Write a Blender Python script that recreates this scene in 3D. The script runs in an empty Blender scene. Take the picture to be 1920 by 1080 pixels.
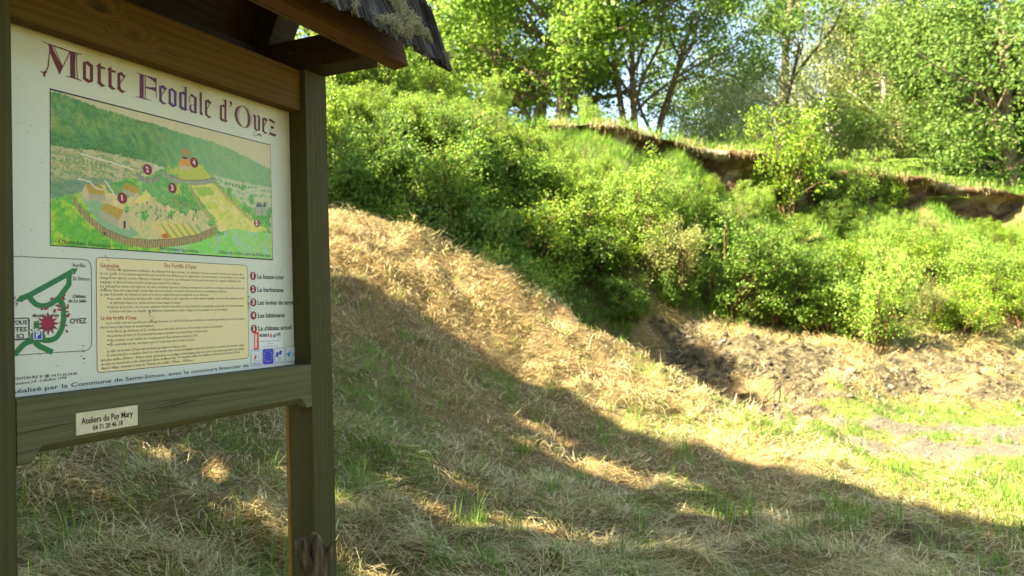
import bpy, math, random
import numpy as np
from mathutils import Vector, Matrix
from mathutils.geometry import tessellate_polygon

random.seed(5)
RNG = np.random.default_rng(11)
SC = bpy.context.scene
COL = SC.collection

# ------------------------------------------------------------------ camera
FPX = 1440.0
_d = np.array([.028, 1, -.024]); _d /= np.linalg.norm(_d); _up = -_d
_f = np.array([0, 0, 1.0]); _Y = _f - _f.dot(_up) * _up; _Y /= np.linalg.norm(_Y); _X = np.cross(_Y, _up)
M = np.array([_X, _Y, _up])                 # camera (right, down, forward) -> world
EYE = np.array([0, 0, 1.6])
def ray(px, py): return M @ np.array([(px - 960) / FPX, (py - 540) / FPX, 1.0])
def at(px, py, Z): return EYE + ray(px, py) * Z
def proj(P):
    c = (np.asarray(P, float) - EYE) @ M
    return c[..., 0] / c[..., 2] * FPX + 960, c[..., 1] / c[..., 2] * FPX + 540, c[..., 2]

cam_d = bpy.data.cameras.new('camera'); cam = bpy.data.objects.new('camera', cam_d); COL.objects.link(cam)
cam_d.sensor_width = 36; cam_d.lens = 27; cam_d.clip_start = .05; cam_d.clip_end = 2000
R = M @ np.array([[1, 0, 0], [0, -1, 0], [0, 0, -1]], float)
mw = Matrix.Identity(4)
for i in range(3):
    for j in range(3): mw[i][j] = R[i][j]
    mw[i][3] = EYE[i]
cam.matrix_world = mw
cam_d.dof.use_dof = True; cam_d.dof.focus_distance = 2.4; cam_d.dof.aperture_fstop = 4.0
SC.camera = cam

# ------------------------------------------------------------------ light
SUN_EL = 41.0
SUN_XY = np.array([-.93, -.36]); SUN_XY /= np.linalg.norm(SUN_XY)
TOSUN = np.array([SUN_XY[0] * math.cos(math.radians(SUN_EL)), SUN_XY[1] * math.cos(math.radians(SUN_EL)), math.sin(math.radians(SUN_EL))])
W = bpy.data.worlds.new('World'); SC.world = W; W.use_nodes = True
nt = W.node_tree; bg = nt.nodes['Background']
sky = nt.nodes.new('ShaderNodeTexSky'); sky.sky_type = 'NISHITA'; sky.sun_disc = False
sky.sun_elevation = math.radians(SUN_EL); sky.sun_rotation = math.atan2(SUN_XY[0], SUN_XY[1])
sky.air_density = 1.0; sky.dust_density = 1.0; sky.ozone_density = 1.0
nt.links.new(sky.outputs[0], bg.inputs[0]); bg.inputs[1].default_value = .075
sun_d = bpy.data.lights.new('sun', 'SUN'); sun_d.energy = 5.0; sun_d.angle = math.radians(.53); sun_d.color = (1, .93, .80)
sun = bpy.data.objects.new('sun', sun_d); COL.objects.link(sun)
sun.rotation_euler = Vector(TOSUN).to_track_quat('Z', 'Y').to_euler(); sun.location = (-20, -8, 25)
vs = SC.view_settings; vs.view_transform = 'Standard'; vs.look = 'None'; vs.gamma = 1; vs.use_curve_mapping = False
vs.exposure = 2.8
vs.use_white_balance = True; vs.white_balance_temperature = 7700; vs.white_balance_tint = 9

# ------------------------------------------------------------------ helpers
def tag(o, label=None, cat=None, group=None, kind=None):
    if label: o['label'] = label
    if cat: o['category'] = cat
    if group: o['group'] = group
    if kind: o['kind'] = kind
    return o
def empty(name, loc=(0, 0, 0), rz=0, parent=None):
    o = bpy.data.objects.new(name, None); COL.objects.link(o); o.location = loc; o.rotation_euler = (0, 0, rz)
    o.empty_display_size = .2
    if parent: o.parent = parent
    return o
def link(name, me, parent=None, loc=None):
    o = bpy.data.objects.new(name, me); COL.objects.link(o)
    if parent: o.parent = parent
    if loc is not None: o.location = loc
    return o
def np_mesh(name, V, faces_list, mats, mat_idx=None, smooth=False):
    """faces_list: list of (k) index arrays, each NxK"""
    me = bpy.data.meshes.new(name)
    V = np.ascontiguousarray(V, np.float32)
    me.vertices.add(len(V)); me.vertices.foreach_set('co', V.ravel())
    nl = sum(f.size for f in faces_list); nf = sum(len(f) for f in faces_list)
    me.loops.add(nl); me.polygons.add(nf)
    li = np.concatenate([f.ravel() for f in faces_list]).astype(np.int32)
    st = []; s = 0
    for f in faces_list:
        k = f.shape[1]; st.append(s + np.arange(len(f)) * k); s += f.size
    me.loops.foreach_set('vertex_index', li)
    me.polygons.foreach_set('loop_start', np.concatenate(st).astype(np.int32))
    if mat_idx is not None: me.polygons.foreach_set('material_index', mat_idx.astype(np.int32))
    me.update(calc_edges=True)
    if smooth: me.polygons.foreach_set('use_smooth', np.ones(nf, bool))
    for m in mats: me.materials.append(m)
    return me

def _hash(ix, iy, s):
    v = np.sin(ix * 127.1 + iy * 311.7 + s * 74.7) * 43758.5453
    return v - np.floor(v)
def vnoise(x, y, s=0):
    ix = np.floor(x); iy = np.floor(y); fx = x - ix; fy = y - iy
    fx = fx * fx * (3 - 2 * fx); fy = fy * fy * (3 - 2 * fy)
    a = _hash(ix, iy, s); b = _hash(ix + 1, iy, s); c = _hash(ix, iy + 1, s); e = _hash(ix + 1, iy + 1, s)
    return (a * (1 - fx) + b * fx) * (1 - fy) + (c * (1 - fx) + e * fx) * fy
def fbm(x, y, o=4, s=0):
    t = 0; a = 1; n = 0
    for k in range(o):
        t = t + a * vnoise(x * 2 ** k + k * 17.3, y * 2 ** k - k * 9.1, s + k); n += a; a *= .5
    return t / n
def inpoly(x, y, poly):
    x = np.asarray(x); ins = np.zeros(x.shape, bool); n = len(poly); j = n - 1
    for i in range(n):
        xi, yi = poly[i]; xj, yj = poly[j]
        if yi != yj:
            ins ^= ((yi > y) != (yj > y)) & (x < (xj - xi) * (y - yi) / (yj - yi) + xi)
        j = i
    return ins

# ------------------------------------------------------------------ materials
class Mat:
    def __init__(s, name, rough=.8):
        s.m = bpy.data.materials.new(name); s.m.use_nodes = True; s.t = s.m.node_tree
        s.b = s.t.nodes['Principled BSDF']; s.b.inputs['Roughness'].default_value = rough
        s.b.inputs['Specular IOR Level'].default_value = .25
    def n(s, typ, **kw):
        x = s.t.nodes.new(typ)
        for k, v in kw.items():
            if hasattr(x, k): setattr(x, k, v)
            else: x.inputs[k].default_value = v
        return x
    def l(s, a, b): s.t.links.new(a, b)
    def ramp(s, fac, stops):
        r = s.t.nodes.new('ShaderNodeValToRGB'); e = r.color_ramp.elements
        while len(e) < len(stops): e.new(.5)
        for i, (p, c) in enumerate(stops): e[i].position = p; e[i].color = (*c, 1)
        s.l(fac, r.inputs[0]); return r.outputs[0]
    def mix(s, fac, a, b, mode='MIX'):
        x = s.t.nodes.new('ShaderNodeMix'); x.data_type = 'RGBA'; x.blend_type = mode
        for sock, v in ((x.inputs[0], fac), (x.inputs[6], a), (x.inputs[7], b)):
            if hasattr(v, 'links'): s.l(v, sock)
            elif isinstance(v, (int, float)): sock.default_value = v
            else: sock.default_value = (*v, 1)
        return x.outputs[2]
    def noise(s, scale, detail=4, vec=None, rough=.55, dist=0):
        x = s.n('ShaderNodeTexNoise'); x.inputs['Scale'].default_value = scale; x.inputs['Detail'].default_value = detail
        x.inputs['Roughness'].default_value = rough; x.inputs['Distortion'].default_value = dist
        if vec is not None: s.l(vec, x.inputs['Vector'])
        return x.outputs[0]
    def coord(s, scale=(1, 1, 1), which='Object'):
        c = s.n('ShaderNodeTexCoord'); mp = s.n('ShaderNodeMapping'); mp.inputs['Scale'].default_value = scale
        s.l(c.outputs[which], mp.inputs[0]); return mp.outputs[0]
    def bump(s, h, strength=.3, dist=.01):
        b = s.n('ShaderNodeBump'); b.inputs['Strength'].default_value = strength; b.inputs['Distance'].default_value = dist
        s.l(h, b.inputs['Height']); s.l(b.outputs[0], s.b.inputs['Normal'])
    def base(s, c):
        if hasattr(c, 'links'): s.l(c, s.b.inputs['Base Color'])
        else: s.b.inputs['Base Color'].default_value = (*c, 1)

def leaf_mat(name, stops, trans=.45, rough=.45, spec=.35):
    """per leaf colour from Random Per Island, leaves let light through"""
    m = Mat(name, rough)
    g = m.n('ShaderNodeNewGeometry')
    c = m.ramp(g.outputs['Random Per Island'], stops)
    m.base(c); m.b.inputs['Specular IOR Level'].default_value = spec
    tr = m.n('ShaderNodeBsdfTranslucent')
    hs = m.n('ShaderNodeHueSaturation'); hs.inputs['Saturation'].default_value = .92; hs.inputs['Value'].default_value = 1.6
    hs.inputs['Hue'].default_value = .492
    m.l(c, hs.inputs['Color']); m.l(hs.outputs[0], tr.inputs['Color'])
    mx = m.n('ShaderNodeMixShader'); mx.inputs[0].default_value = trans
    m.l(m.b.outputs[0], mx.inputs[1]); m.l(tr.outputs[0], mx.inputs[2])
    m.l(mx.outputs[0], m.t.nodes['Material Output'].inputs[0])
    return m.m

def wood(name, stops, axis='X', knots=True, rough=.75, crack=.5):
    m = Mat(name, rough)
    st = {'X': (1.2, 14, 14), 'Y': (14, 1.2, 14), 'Z': (14, 14, 1.2)}[axis]
    oi = m.n('ShaderNodeObjectInfo')
    co = m.n('ShaderNodeTexCoord'); ad = m.n('ShaderNodeVectorMath', operation='ADD')
    sc = m.n('ShaderNodeVectorMath', operation='SCALE'); sc.inputs['Scale'].default_value = 7.0
    cx = m.n('ShaderNodeCombineXYZ'); 
    for i in range(3): m.l(oi.outputs['Random'], cx.inputs[i])
    m.l(cx.outputs[0], sc.inputs[0]); m.l(co.outputs['Object'], ad.inputs[0]); m.l(sc.outputs[0], ad.inputs[1])
    # knots: smooth distortion around voronoi points
    kn = m.n('ShaderNodeTexVoronoi'); kmp = m.n('ShaderNodeMapping')
    kmp.inputs['Scale'].default_value = {'X': (3.2, 6.5, 6.5), 'Y': (6.5, 3.2, 6.5), 'Z': (6.5, 6.5, 2.6)}[axis]
    m.l(ad.outputs[0], kmp.inputs[0]); m.l(kmp.outputs[0], kn.inputs['Vector']); kn.inputs['Scale'].default_value = 1
    kd = m.n('ShaderNodeMapRange', clamp=True); kd.inputs['From Min'].default_value = .06; kd.inputs['From Max'].default_value = .34
    kd.inputs['To Min'].default_value = 1; kd.inputs['To Max'].default_value = 0; kd.interpolation_type = 'SMOOTHSTEP'
    m.l(kn.outputs['Distance'], kd.inputs['Value'])
    kv = m.n('ShaderNodeVectorMath', operation='SCALE'); kv.inputs[0].default_value = (.06, .06, .06); m.l(kd.outputs[0], kv.inputs['Scale'])
    a2 = m.n('ShaderNodeVectorMath', operation='ADD'); m.l(ad.outputs[0], a2.inputs[0])
    if knots: m.l(kv.outputs[0], a2.inputs[1])
    mp = m.n('ShaderNodeMapping'); mp.inputs['Scale'].default_value = st; m.l(a2.outputs[0], mp.inputs[0])
    big = m.noise(1.3, 3, mp.outputs[0], .5, .6)
    mp2 = m.n('ShaderNodeMapping'); mp2.inputs['Scale'].default_value = tuple(v * (9 if v > 5 else 1.6) for v in st); m.l(a2.outputs[0], mp2.inputs[0])
    fine = m.noise(1.5, 4, mp2.outputs[0], .6)
    wv = m.n('ShaderNodeTexWave'); wv.wave_type = 'BANDS'; wv.bands_direction = {'X': 'Z', 'Y': 'Z', 'Z': 'X'}[axis]
    wv.inputs['Scale'].default_value = .95; wv.inputs['Distortion'].default_value = 7; wv.inputs['Detail'].default_value = 2; wv.inputs['Detail Scale'].default_value = .5
    m.l(mp.outputs[0], wv.inputs['Vector'])
    f1 = m.mix(.28, big, wv.outputs['Color']); f2 = m.mix(.4, f1, fine)
    c = m.ramp(f2, stops)
    if knots:
        kk = m.n('ShaderNodeMapRange', clamp=True); kk.inputs['From Min'].default_value = .03; kk.inputs['From Max'].default_value = .13
        kk.inputs['To Min'].default_value = .85; kk.inputs['To Max'].default_value = 0; m.l(kn.outputs['Distance'], kk.inputs['Value'])
        c = m.mix(kk.outputs[0], c, tuple(v * .35 for v in stops[0][1]))
    # drying checks: thin dark cracks along the grain
    mp3 = m.n('ShaderNodeMapping'); mp3.inputs['Scale'].default_value = tuple(v * (1.3 if v > 5 else .45) for v in st); m.l(a2.outputs[0], mp3.inputs[0])
    cn = m.noise(1.0, 2, mp3.outputs[0], .4)
    cr = m.n('ShaderNodeMath', operation='COMPARE'); cr.inputs[1].default_value = .5; cr.inputs[2].default_value = .0045; m.l(cn, cr.inputs[0])
    cm = m.n('ShaderNodeMath', operation='MULTIPLY'); cm.inputs[1].default_value = crack; m.l(cr.outputs[0], cm.inputs[0])
    c = m.mix(cm.outputs[0], c, tuple(v * .2 for v in stops[0][1]))
    m.base(c); m.bump(f2, .35, .004)
    return m.m

G = dict
M_post = wood('treated green wood upright', [(.2, (0.034, 0.032, 0.009)), (.5, (0.055, 0.053, 0.017)), (.8, (0.075, 0.070, 0.026))], 'Z', knots=False, crack=.25)
M_postw = wood('warm wood upright', [(.2, (0.112, 0.059, 0.014)), (.5, (0.210, 0.119, 0.032)), (.8, (0.280, 0.175, 0.056))], 'Z')
M_low = wood('weathered green beam', [(.15, (0.058, 0.060, 0.026)), (.5, (0.101, 0.101, 0.049)), (.85, (0.144, 0.137, 0.069))], 'X', knots=False, crack=.35)
M_top = wood('brown beam', [(.15, (0.046, 0.022, 0.002)), (.5, (0.098, 0.052, 0.003)), (.85, (0.142, 0.083, 0.009))], 'X')
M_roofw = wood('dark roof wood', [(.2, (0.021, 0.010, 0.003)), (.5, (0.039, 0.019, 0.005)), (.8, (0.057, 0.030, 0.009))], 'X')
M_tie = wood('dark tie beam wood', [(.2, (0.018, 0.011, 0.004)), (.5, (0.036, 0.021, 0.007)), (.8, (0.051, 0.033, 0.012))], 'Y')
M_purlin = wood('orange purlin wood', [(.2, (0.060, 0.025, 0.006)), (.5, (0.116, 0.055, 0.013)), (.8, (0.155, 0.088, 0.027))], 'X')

M_bark = None

def simple(name, stops, scale=8, rough=.9, bump=.4, bd=.02, detail=6, mapping=(1, 1, 1)):
    m = Mat(name, rough); v = m.coord(mapping); f = m.noise(scale, detail, v, .6)
    m.base(m.ramp(f, stops)); m.bump(f, bump, bd); return m.m
M_bark = simple('grey brown bark', [(.3, (.045, .032, .02)), (.5, (.13, .10, .065)), (.7, (.26, .20, .13))], 9, mapping=(3, 3, .6))
M_barkb = simple('birch bark', [(.36, (.06, .05, .04)), (.44, (.6, .56, .46)), (.7, (.8, .77, .68))], 5, mapping=(1, 1, 3))
M_stem = simple('twig bark', [(.3, (.05, .03, .015)), (.6, (.16, .10, .05))], 20)
M_shing = simple('old grey shingle', [(.34, (.010, .008, .006)), (.5, (.035, .029, .024)), (.62, (.085, .08, .075)), (.75, (.22, .21, .20))], 16, mapping=(3.2, 3.2, .42), bump=.8, bd=.006)
M_log = simple('dead forked wood', [(.35, (.025, .017, .010)), (.52, (.085, .06, .036)), (.72, (.22, .165, .11))], 14, mapping=(3, 3, .5), bd=.01, bump=.8)

# ------------------------------------------------------------------ terrain
CP = [  # pixel x, pixel y, depth : points of the ground as surveyed from the photograph
 (0,1080,3.0),(300,1080,3.3),(650,1080,3.7),(960,1080,3.9),(1250,1080,4.1),(1600,1080,4.3),(1900,1080,4.35),
 (100,900,3.8),(300,900,4.0),(650,900,4.6),(960,900,5.6),(1300,900,6.3),(1600,900,6.7),(1900,900,6.8),
 (300,780,5.0),(650,780,5.8),(960,780,7.0),(1250,780,8.0),(1450,782,9.4),(1700,780,10.3),(1900,780,10.2),(1600,840,8.3),(1900,840,8.2),(1350,840,7.2),
 (100,650,5.6),(650,650,7.0),(960,650,8.5),(1170,655,9.2),(1300,730,9.3),(650,530,8.2),(800,560,8.6),(960,527,10.0),(1080,600,9.6),(640,400,9.4),(800,455,9.9),
 (100,500,7.5),(300,400,9.0),
 (1250,610,13.0),(1400,690,11.6),(1500,760,10.4),(1380,600,13.6),(1650,640,13.4),(1900,575,14.4),(1800,690,12.0),(1700,700,11.9),(1900,710,11.9),(2150,760,11.0),(2200,640,14.0),
 (1500,640,12.8),(1400,520,15.0),(1500,450,16.2),(1600,520,15.2),(1750,500,15.6),(1900,470,16.0),(2100,480,16.3),(1250,420,15.6),(1100,380,14.8),(1650,420,17.0)]
WP = [(-8,4.5,2.7),(-5,1,1.5),(-5,-4,1.1),(-10,10,5.2),(-13,5,4.3),(-14,-4,2.6),(-3,0,.75),(0,0,0.02),(0,-4,-.05),(4,0,-.1),(8,2,-.05),(10,6,0.0),(12,9,0.0),(16,10,.1),(16,4,0),(14,-4,0),(4,-6,-.1),(-1,2,.28),(2,2,.0),
      (-.2,11.6,.85),(-1.8,11.9,1.5),(1.5,11.0,-.05),(2.5,10.55,-.38),(3.2,10.1,-.42),(.5,11.5,.4),(0.2,13.2,1.8),(-2,13.6,2.9),(-4.5,12.3,4.1),(-6,9.8,4.2),(2.9,11.9,.2),(18,16,2.8),(18,12,.4)]
_P = np.array([at(*c) for c in CP] + [np.array(w, float) for w in WP])
def _tps(r2): return np.where(r2 > 1e-9, .5 * r2 * np.log(np.maximum(r2, 1e-9)), 0)
_A = _P[:, :2]; _n = len(_A)
_K = _tps(((_A[:, None] - _A[None]) ** 2).sum(-1)) + np.eye(_n) * .03
_Q = np.c_[np.ones(_n), _A]
_S = np.linalg.solve(np.block([[_K, _Q], [_Q.T, np.zeros((3, 3))]]), np.r_[_P[:, 2], np.zeros(3)])
def lower(x, y):
    x = np.clip(x, -14, 18); y = np.clip(y, -5, 18); sh = x.shape; x = x.ravel(); y = y.ravel(); out = np.empty(len(x))
    for i in range(0, len(x), 20000):
        xx = x[i:i + 20000]; yy = y[i:i + 20000]
        k = _tps((xx[:, None] - _A[:, 0]) ** 2 + (yy[:, None] - _A[:, 1]) ** 2)
        out[i:i + 20000] = k @ _S[:_n] + _S[_n] + _S[_n + 1] * xx + _S[_n + 2] * yy
    return out.reshape(sh)
# the upper edge of the eroded bank
EDGE_PX = [(-300,60,12.5),(300,100,13.6),(620,185,14.6),(830,240,15.2),(960,236,16.0),(1100,232,16.6),(1270,268,17.0),(1400,290,17.3),(1530,312,17.6),(1650,330,17.9),(1760,341,18.1),(1880,361,18.3),(2050,388,18.6),(2500,450,19)]
EDGE = np.array([at(*e) for e in EDGE_PX])
CLH = np.array([0,0,0,0,.15,.3,.55,.75,1.05,.6,.75,.55,.5,.3])
def edge_y(x): return np.interp(x, EDGE[:, 0], EDGE[:, 1]) + .18 * np.sin(x * 1.9) + .12 * np.sin(x * 4.3 + 1)
def edge_z(x): return np.interp(x, EDGE[:, 0], EDGE[:, 2])
def edge_h(x): return np.interp(x, EDGE[:, 0], CLH) * np.clip(-.15 + 2.3 * fbm(x * .8, x * 0 + 3., 2, 66), .3, 1.5)
def sm(t): t = np.clip(t, 0, 1); return t * t * (3 - 2 * t)
def ground0(x, y):
    x = np.asarray(x, float); y = np.asarray(y, float)
    lo = lower(x, y)
    ye = edge_y(x); ze = edge_z(x); d = y - ye
    # blend the slope below towards the foot of the earth face
    w = sm((d + 3.2) / 3.2)
    lo = lo * (1 - w) + (ze - edge_h(x) - .0 + np.minimum(d, 0) * .55) * w
    top = ze + np.where(d < 3, d * .05, .15 - (d - 3) * .11)
    top = np.maximum(top, -3.5)
    k = sm((d - .28) / .3)
    return lo * (1 - k) + top * k
def ground(x, y):
    x = np.asarray(x, float); y = np.asarray(y, float)
    z = ground0(x, y)
    near = np.exp(-np.maximum(np.hypot(x, y) - 14, 0) / 6)
    hum = (fbm(x * 1.3, y * 1.3, 3, 3) - .5) * .26 + (fbm(x * 4.2, y * 4.2, 3, 7) - .5) * .26
    flat = sm((x - 3.2 + (y - 6) * -.15) / 2.0) * sm((12.0 - y) / 1.5)
    rough = (np.abs(fbm(x * 7, y * 7, 3, 21) - .5)) * .35 * np.clip(sm((y - 10.8) / .8) * sm((14.2 - y) / .8) * sm((x - 1.5) / 1.), 0, 1)
    return z + hum * near * (1 - .8 * flat) + rough * (1 - flat * .5)
def hit(px, py):
    r = ray(px, py); t = np.linspace(2.2, 30, 1400); p = EYE + r[None] * t[:, None]
    g = ground0(p[:, 0], p[:, 1]); below = p[:, 2] < g
    i = int(np.argmax(below)) if below.any() else len(t) - 1
    return p[i]

def axis_coords(lo, hi, step, far):
    a = list(np.arange(lo, hi + 1e-6, step)); s = step
    while a[-1] < far: s *= 1.35; a.append(a[-1] + s)
    s = step
    while a[0] > -far: s *= 1.35; a.insert(0, a[0] - s)
    return np.array(a)
gx = axis_coords(-6, 15, .085, 500); gy = axis_coords(-1, 20, .085, 500)
GX, GY = np.meshgrid(gx, gy)
GZ = ground(GX, GY)
V = np.c_[GX.ravel(), GY.ravel(), GZ.ravel()]
nx, ny = len(gx), len(gy)
idx = np.arange(nx * ny).reshape(ny, nx)
Fq = np.c_[idx[:-1, :-1].ravel(), idx[:-1, 1:].ravel(), idx[1:, 1:].ravel(), idx[1:, :-1].ravel()]

def wpoly(pts): return [tuple(hit(*p)[:2]) for p in pts]
DIRT1 = wpoly([(1215,640),(1300,600),(1430,640),(1560,655),(1600,690),(1560,745),(1520,790),(1460,800),(1380,765),(1290,700)])
DIRT2 = wpoly([(1600,690),(1700,655),(1800,680),(1960,690),(1960,755),(1780,750),(1620,745)])
GRAV = wpoly([(1500,795),(1560,780),(1700,790),(1800,785),(1980,800),(1980,860),(1850,862),(1700,850),(1600,832)])
GRAV2 = wpoly([(1620,1010),(1750,985),(1980,1010),(1980,1100),(1680,1100)])
def zones(x, y):
    """real surface zones, edges broken up by noise: green grass, bare soil, gravel"""
    wx = x + (fbm(x * 2.2, y * 2.2, 3, 40) - .5) * 1.3; wy = y + (fbm(x * 2.2, y * 2.2, 3, 50) - .5) * 1.3
    dirt = ((inpoly(wx, wy, DIRT1) | inpoly(wx, wy, DIRT2)) & (fbm(x * 1.9, y * 1.9, 3, 14) < .66)).astype(float)
    grav = (inpoly(wx, wy, GRAV) & (fbm(x * 1.6, y * 2.6, 3, 8) < .64)).astype(float); dirt = np.maximum(dirt, inpoly(wx, wy, GRAV2) * (fbm(x * 3, y * 3, 2, 9) > .5) * .8)
    gn = fbm(x * .9, y * .9, 3, 60)
    right = sm((x - 1.9 - (8 - y) * .25) / 1.6) * sm((11.3 - y) / .8)
    green = np.clip(right * (.74 + 1.3 * (gn - .40)) + .9 * sm((gn - .60) / .12) * .45 + sm((y - edge_y(x) - .1) / .4), 0, 1)
    under = sm((y - 12.5) / 2) * sm((edge_y(x) - y) / .6)
    green = np.clip(green + .7 * under, 0, 1)
    return green * (1 - np.maximum(dirt * .85, grav * .8)), dirt, grav
gr_, di_, gv_ = zones(GX.ravel(), GY.ravel())
mt = Mat('ground of thatch, soil and grass', .95)
def attr(m, name): a = m.n('ShaderNodeAttribute'); a.attribute_name = name; return a.outputs['Fac']
vv = mt.coord()
nA = mt.noise(9, 6, vv, .65); nB = mt.noise(45, 5, vv, .7); nC = mt.noise(2.2, 4, vv)
straw = mt.ramp(nB, [(.3, (.075, .048, .018)), (.5, (.20, .14, .06)), (.7, (.36, .27, .13))])
turf = mt.ramp(nB, [(.3, (.035, .05, .012)), (.5, (.09, .13, .025)), (.72, (.17, .21, .05))])
soil = mt.ramp(nA, [(.3, (.022, .017, .009)), (.5, (.078, .063, .032)), (.72, (.22, .185, .105))])
gvl = mt.ramp(nB, [(.3, (.055, .045, .03)), (.5, (.125, .108, .075)), (.7, (.22, .195, .145))])
c = mt.mix(attr(mt, 'green'), straw, turf); c = mt.mix(attr(mt, 'dirt'), c, soil); c = mt.mix(attr(mt, 'gravel'), c, gvl)
mt.base(c); mt.bump(mt.mix(.5, nA, nB), .7, .05)
me = np_mesh('ground', V, [Fq], [mt.m], smooth=True)
for nme, arr in (('green', gr_), ('dirt', di_), ('gravel', gv_)):
    a = me.attributes.new(nme, 'FLOAT', 'POINT'); a.data.foreach_set('value', arr.astype(np.float32))
tag(link('ground', me), kind='structure')
print('terrain', len(V))

# eroded earth face with an overhanging turf lip, built along the edge
xs = np.arange(EDGE[3, 0], EDGE[-2, 0], .07)
prof = [(.6, -.08), (.15, -.03), (-.22, -.01), (-.36, -.05), (-.30, -.14), (.06, -.22), (.26, -.42), (.20, -.7), (.02, -1.0), (-.25, -1.3)]
rows = []
for j, (pd, pz) in enumerate(prof):
    hh = np.clip(edge_h(xs) / .8, .12, 1.5)
    n1 = fbm(xs * 2.5, xs * 0 + j * .6, 3, 77) - .5; n2 = fbm(xs * 9, xs * 0 + j * 1.7, 3, 88) - .5
    yy = edge_y(xs) + pd * (1 if pd > 0 else np.minimum(hh, 1)) + n1 * .34 * (j > 0) + n2 * .12 * (j > 1)
    zz = edge_z(xs) + (pz if pd > .1 and j < 2 else pz * hh) + n2 * .10 * (j > 0)
    rows.append(np.c_[xs, yy, zz])
V = np.concatenate(rows); nxx = len(xs); ii = np.arange(len(prof) * nxx).reshape(len(prof), nxx)
Fb = np.c_[ii[:-1, :-1].ravel(), ii[1:, :-1].ravel(), ii[1:, 1:].ravel(), ii[:-1, 1:].ravel()]
mb = Mat('raw earth face', .95); v = mb.coord((1, 1, 2)); f = mb.noise(3.5, 7, v, .7); f2 = mb.noise(1.0, 3, mb.coord())
c1 = mb.ramp(f, [(.3, (.035, .02, .011)), (.5, (.115, .066, .034)), (.72, (.27, .17, .095))])
c2 = mb.ramp(f, [(.3, (.10, .08, .055)), (.5, (.24, .20, .14)), (.7, (.40, .35, .25))])
mb.base(mb.mix(mb.ramp(f2, [(.5, (0, 0, 0)), (.6, (1, 1, 1))]), c1, c2)); mb.bump(f, .9, .08)
tag(link('eroded_bank', np_mesh('eroded_bank', V, [Fb], [mb.m], smooth=True)), kind='structure')

# ------------------------------------------------------------------ blades (grass, straw)
def blades(P, az, el, L, Wd, curl, seg=2):
    """bent tapering strips; P Nx3, az azimuth, el elevation of the first half, curl change of elevation"""
    n = len(P)
    d1 = np.c_[np.cos(az) * np.cos(el), np.sin(az) * np.cos(el), np.sin(el)]
    e2 = el + curl; d2 = np.c_[np.cos(az) * np.cos(e2), np.sin(az) * np.cos(e2), np.sin(e2)]
    side = np.c_[-np.sin(az), np.cos(az), np.zeros(n)] * (Wd[:, None] * .5)
    p1 = P + d1 * L[:, None] * .5; p2 = p1 + d2 * L[:, None] * .5
    Vv = np.stack([P - side, P + side, p1 + side * .8, p1 - side * .8, p2], 1).reshape(-1, 3)
    b = np.arange(n) * 5
    return Vv, np.c_[b, b + 1, b + 2, b + 3], np.c_[b + 3, b + 2, b + 4]
def blade_mesh(name, parts, mats):
    Vs, Q, T = [], [], []; o = 0; mi = []
    for k, (v, q, t) in enumerate(parts):
        Vs.append(v); Q.append(q + o); T.append(t + o); o += len(v)
    mi = np.concatenate([np.full(len(q), k) for k, q in enumerate(Q)] + [np.full(len(t), k) for k, t in enumerate(T)])
    return np_mesh(name, np.concatenate(Vs), [np.concatenate(Q), np.concatenate(T)], mats, mi)
M_hay = leaf_mat('cut dry grass', [(0, (.12, .08, .028)), (.2, (.35, .26, .10)), (.5, (.60, .50, .235)), (.9, (.78, .70, .44)), (1, (.42, .40, .16))], .25, .6, .2)
M_grass = leaf_mat('fresh grass blade', [(0, (0.066, 0.148, 0.012)), (.5, (0.123, 0.256, 0.024)), (1, (0.220, 0.365, 0.063))], .4, .5, .25)
M_grassy = leaf_mat('yellowing grass blade', [(0, (.14, .17, .02)), (.5, (.28, .30, .05)), (1, (.42, .38, .12))], .4, .5, .25)

def polar(n, r0, r1, a0=-44, a1=44, pw=1.0):
    r = np.exp(RNG.uniform(math.log(r0), math.log(r1), n)) if pw == 1 else r0 + (r1 - r0) * RNG.random(n) ** pw
    a = np.radians(RNG.uniform(a0, a1, n)); return r * np.sin(a), r * np.cos(a), r
# loose hay lying over the slope
n = 370000
x, y, r = polar(n, 2.3, 15.5); x2, y2, r2 = polar(110000, 8, 16.5, -25, 44); x, y, r = np.r_[x[:260000], x2], np.r_[y[:260000], y2], np.r_[r[:260000], r2]
g_, d_, v_ = zones(x, y)
cl = fbm(x * 3.1, y * 3.1, 3, 91)
pr = np.clip(1.1 - 1.2 * g_ - .95 * d_ - .93 * v_, .04, 1) * (.45 + 1.1 * np.clip(cl - .25, 0, 1)) * (y < edge_y(x) - 1.5)
k = RNG.random(n) < pr; x, y, r, cl = x[k], y[k], r[k], cl[k]; n = len(x)
az = fbm(x * 1.1, y * 1.1, 2, 15) * 14 + RNG.normal(0, .75, n)
z = ground(x, y) + np.abs(RNG.normal(0, 1, n)) * (.008 + .065 * np.clip(cl - .45, 0, .4) / .25)
long = RNG.random(n) < .06
L = np.where(long, RNG.uniform(.22, .55, n), RNG.uniform(.06, .22, n)); wd = .0014 + .0006 * r * RNG.uniform(.5, 1.3, n)
el = RNG.normal(.10, .22, n) * np.where(long, .5, 1); cu = RNG.normal(-.25, .45, n)
hay = blades(np.c_[x, y, z], az, el, L, wd, cu)
tag(link('mown_hay', blade_mesh('mown_hay', [hay], [M_hay])), 'dry mown grass lying in a mat over the slope', 'hay', kind='stuff')
print('hay', n)
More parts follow.
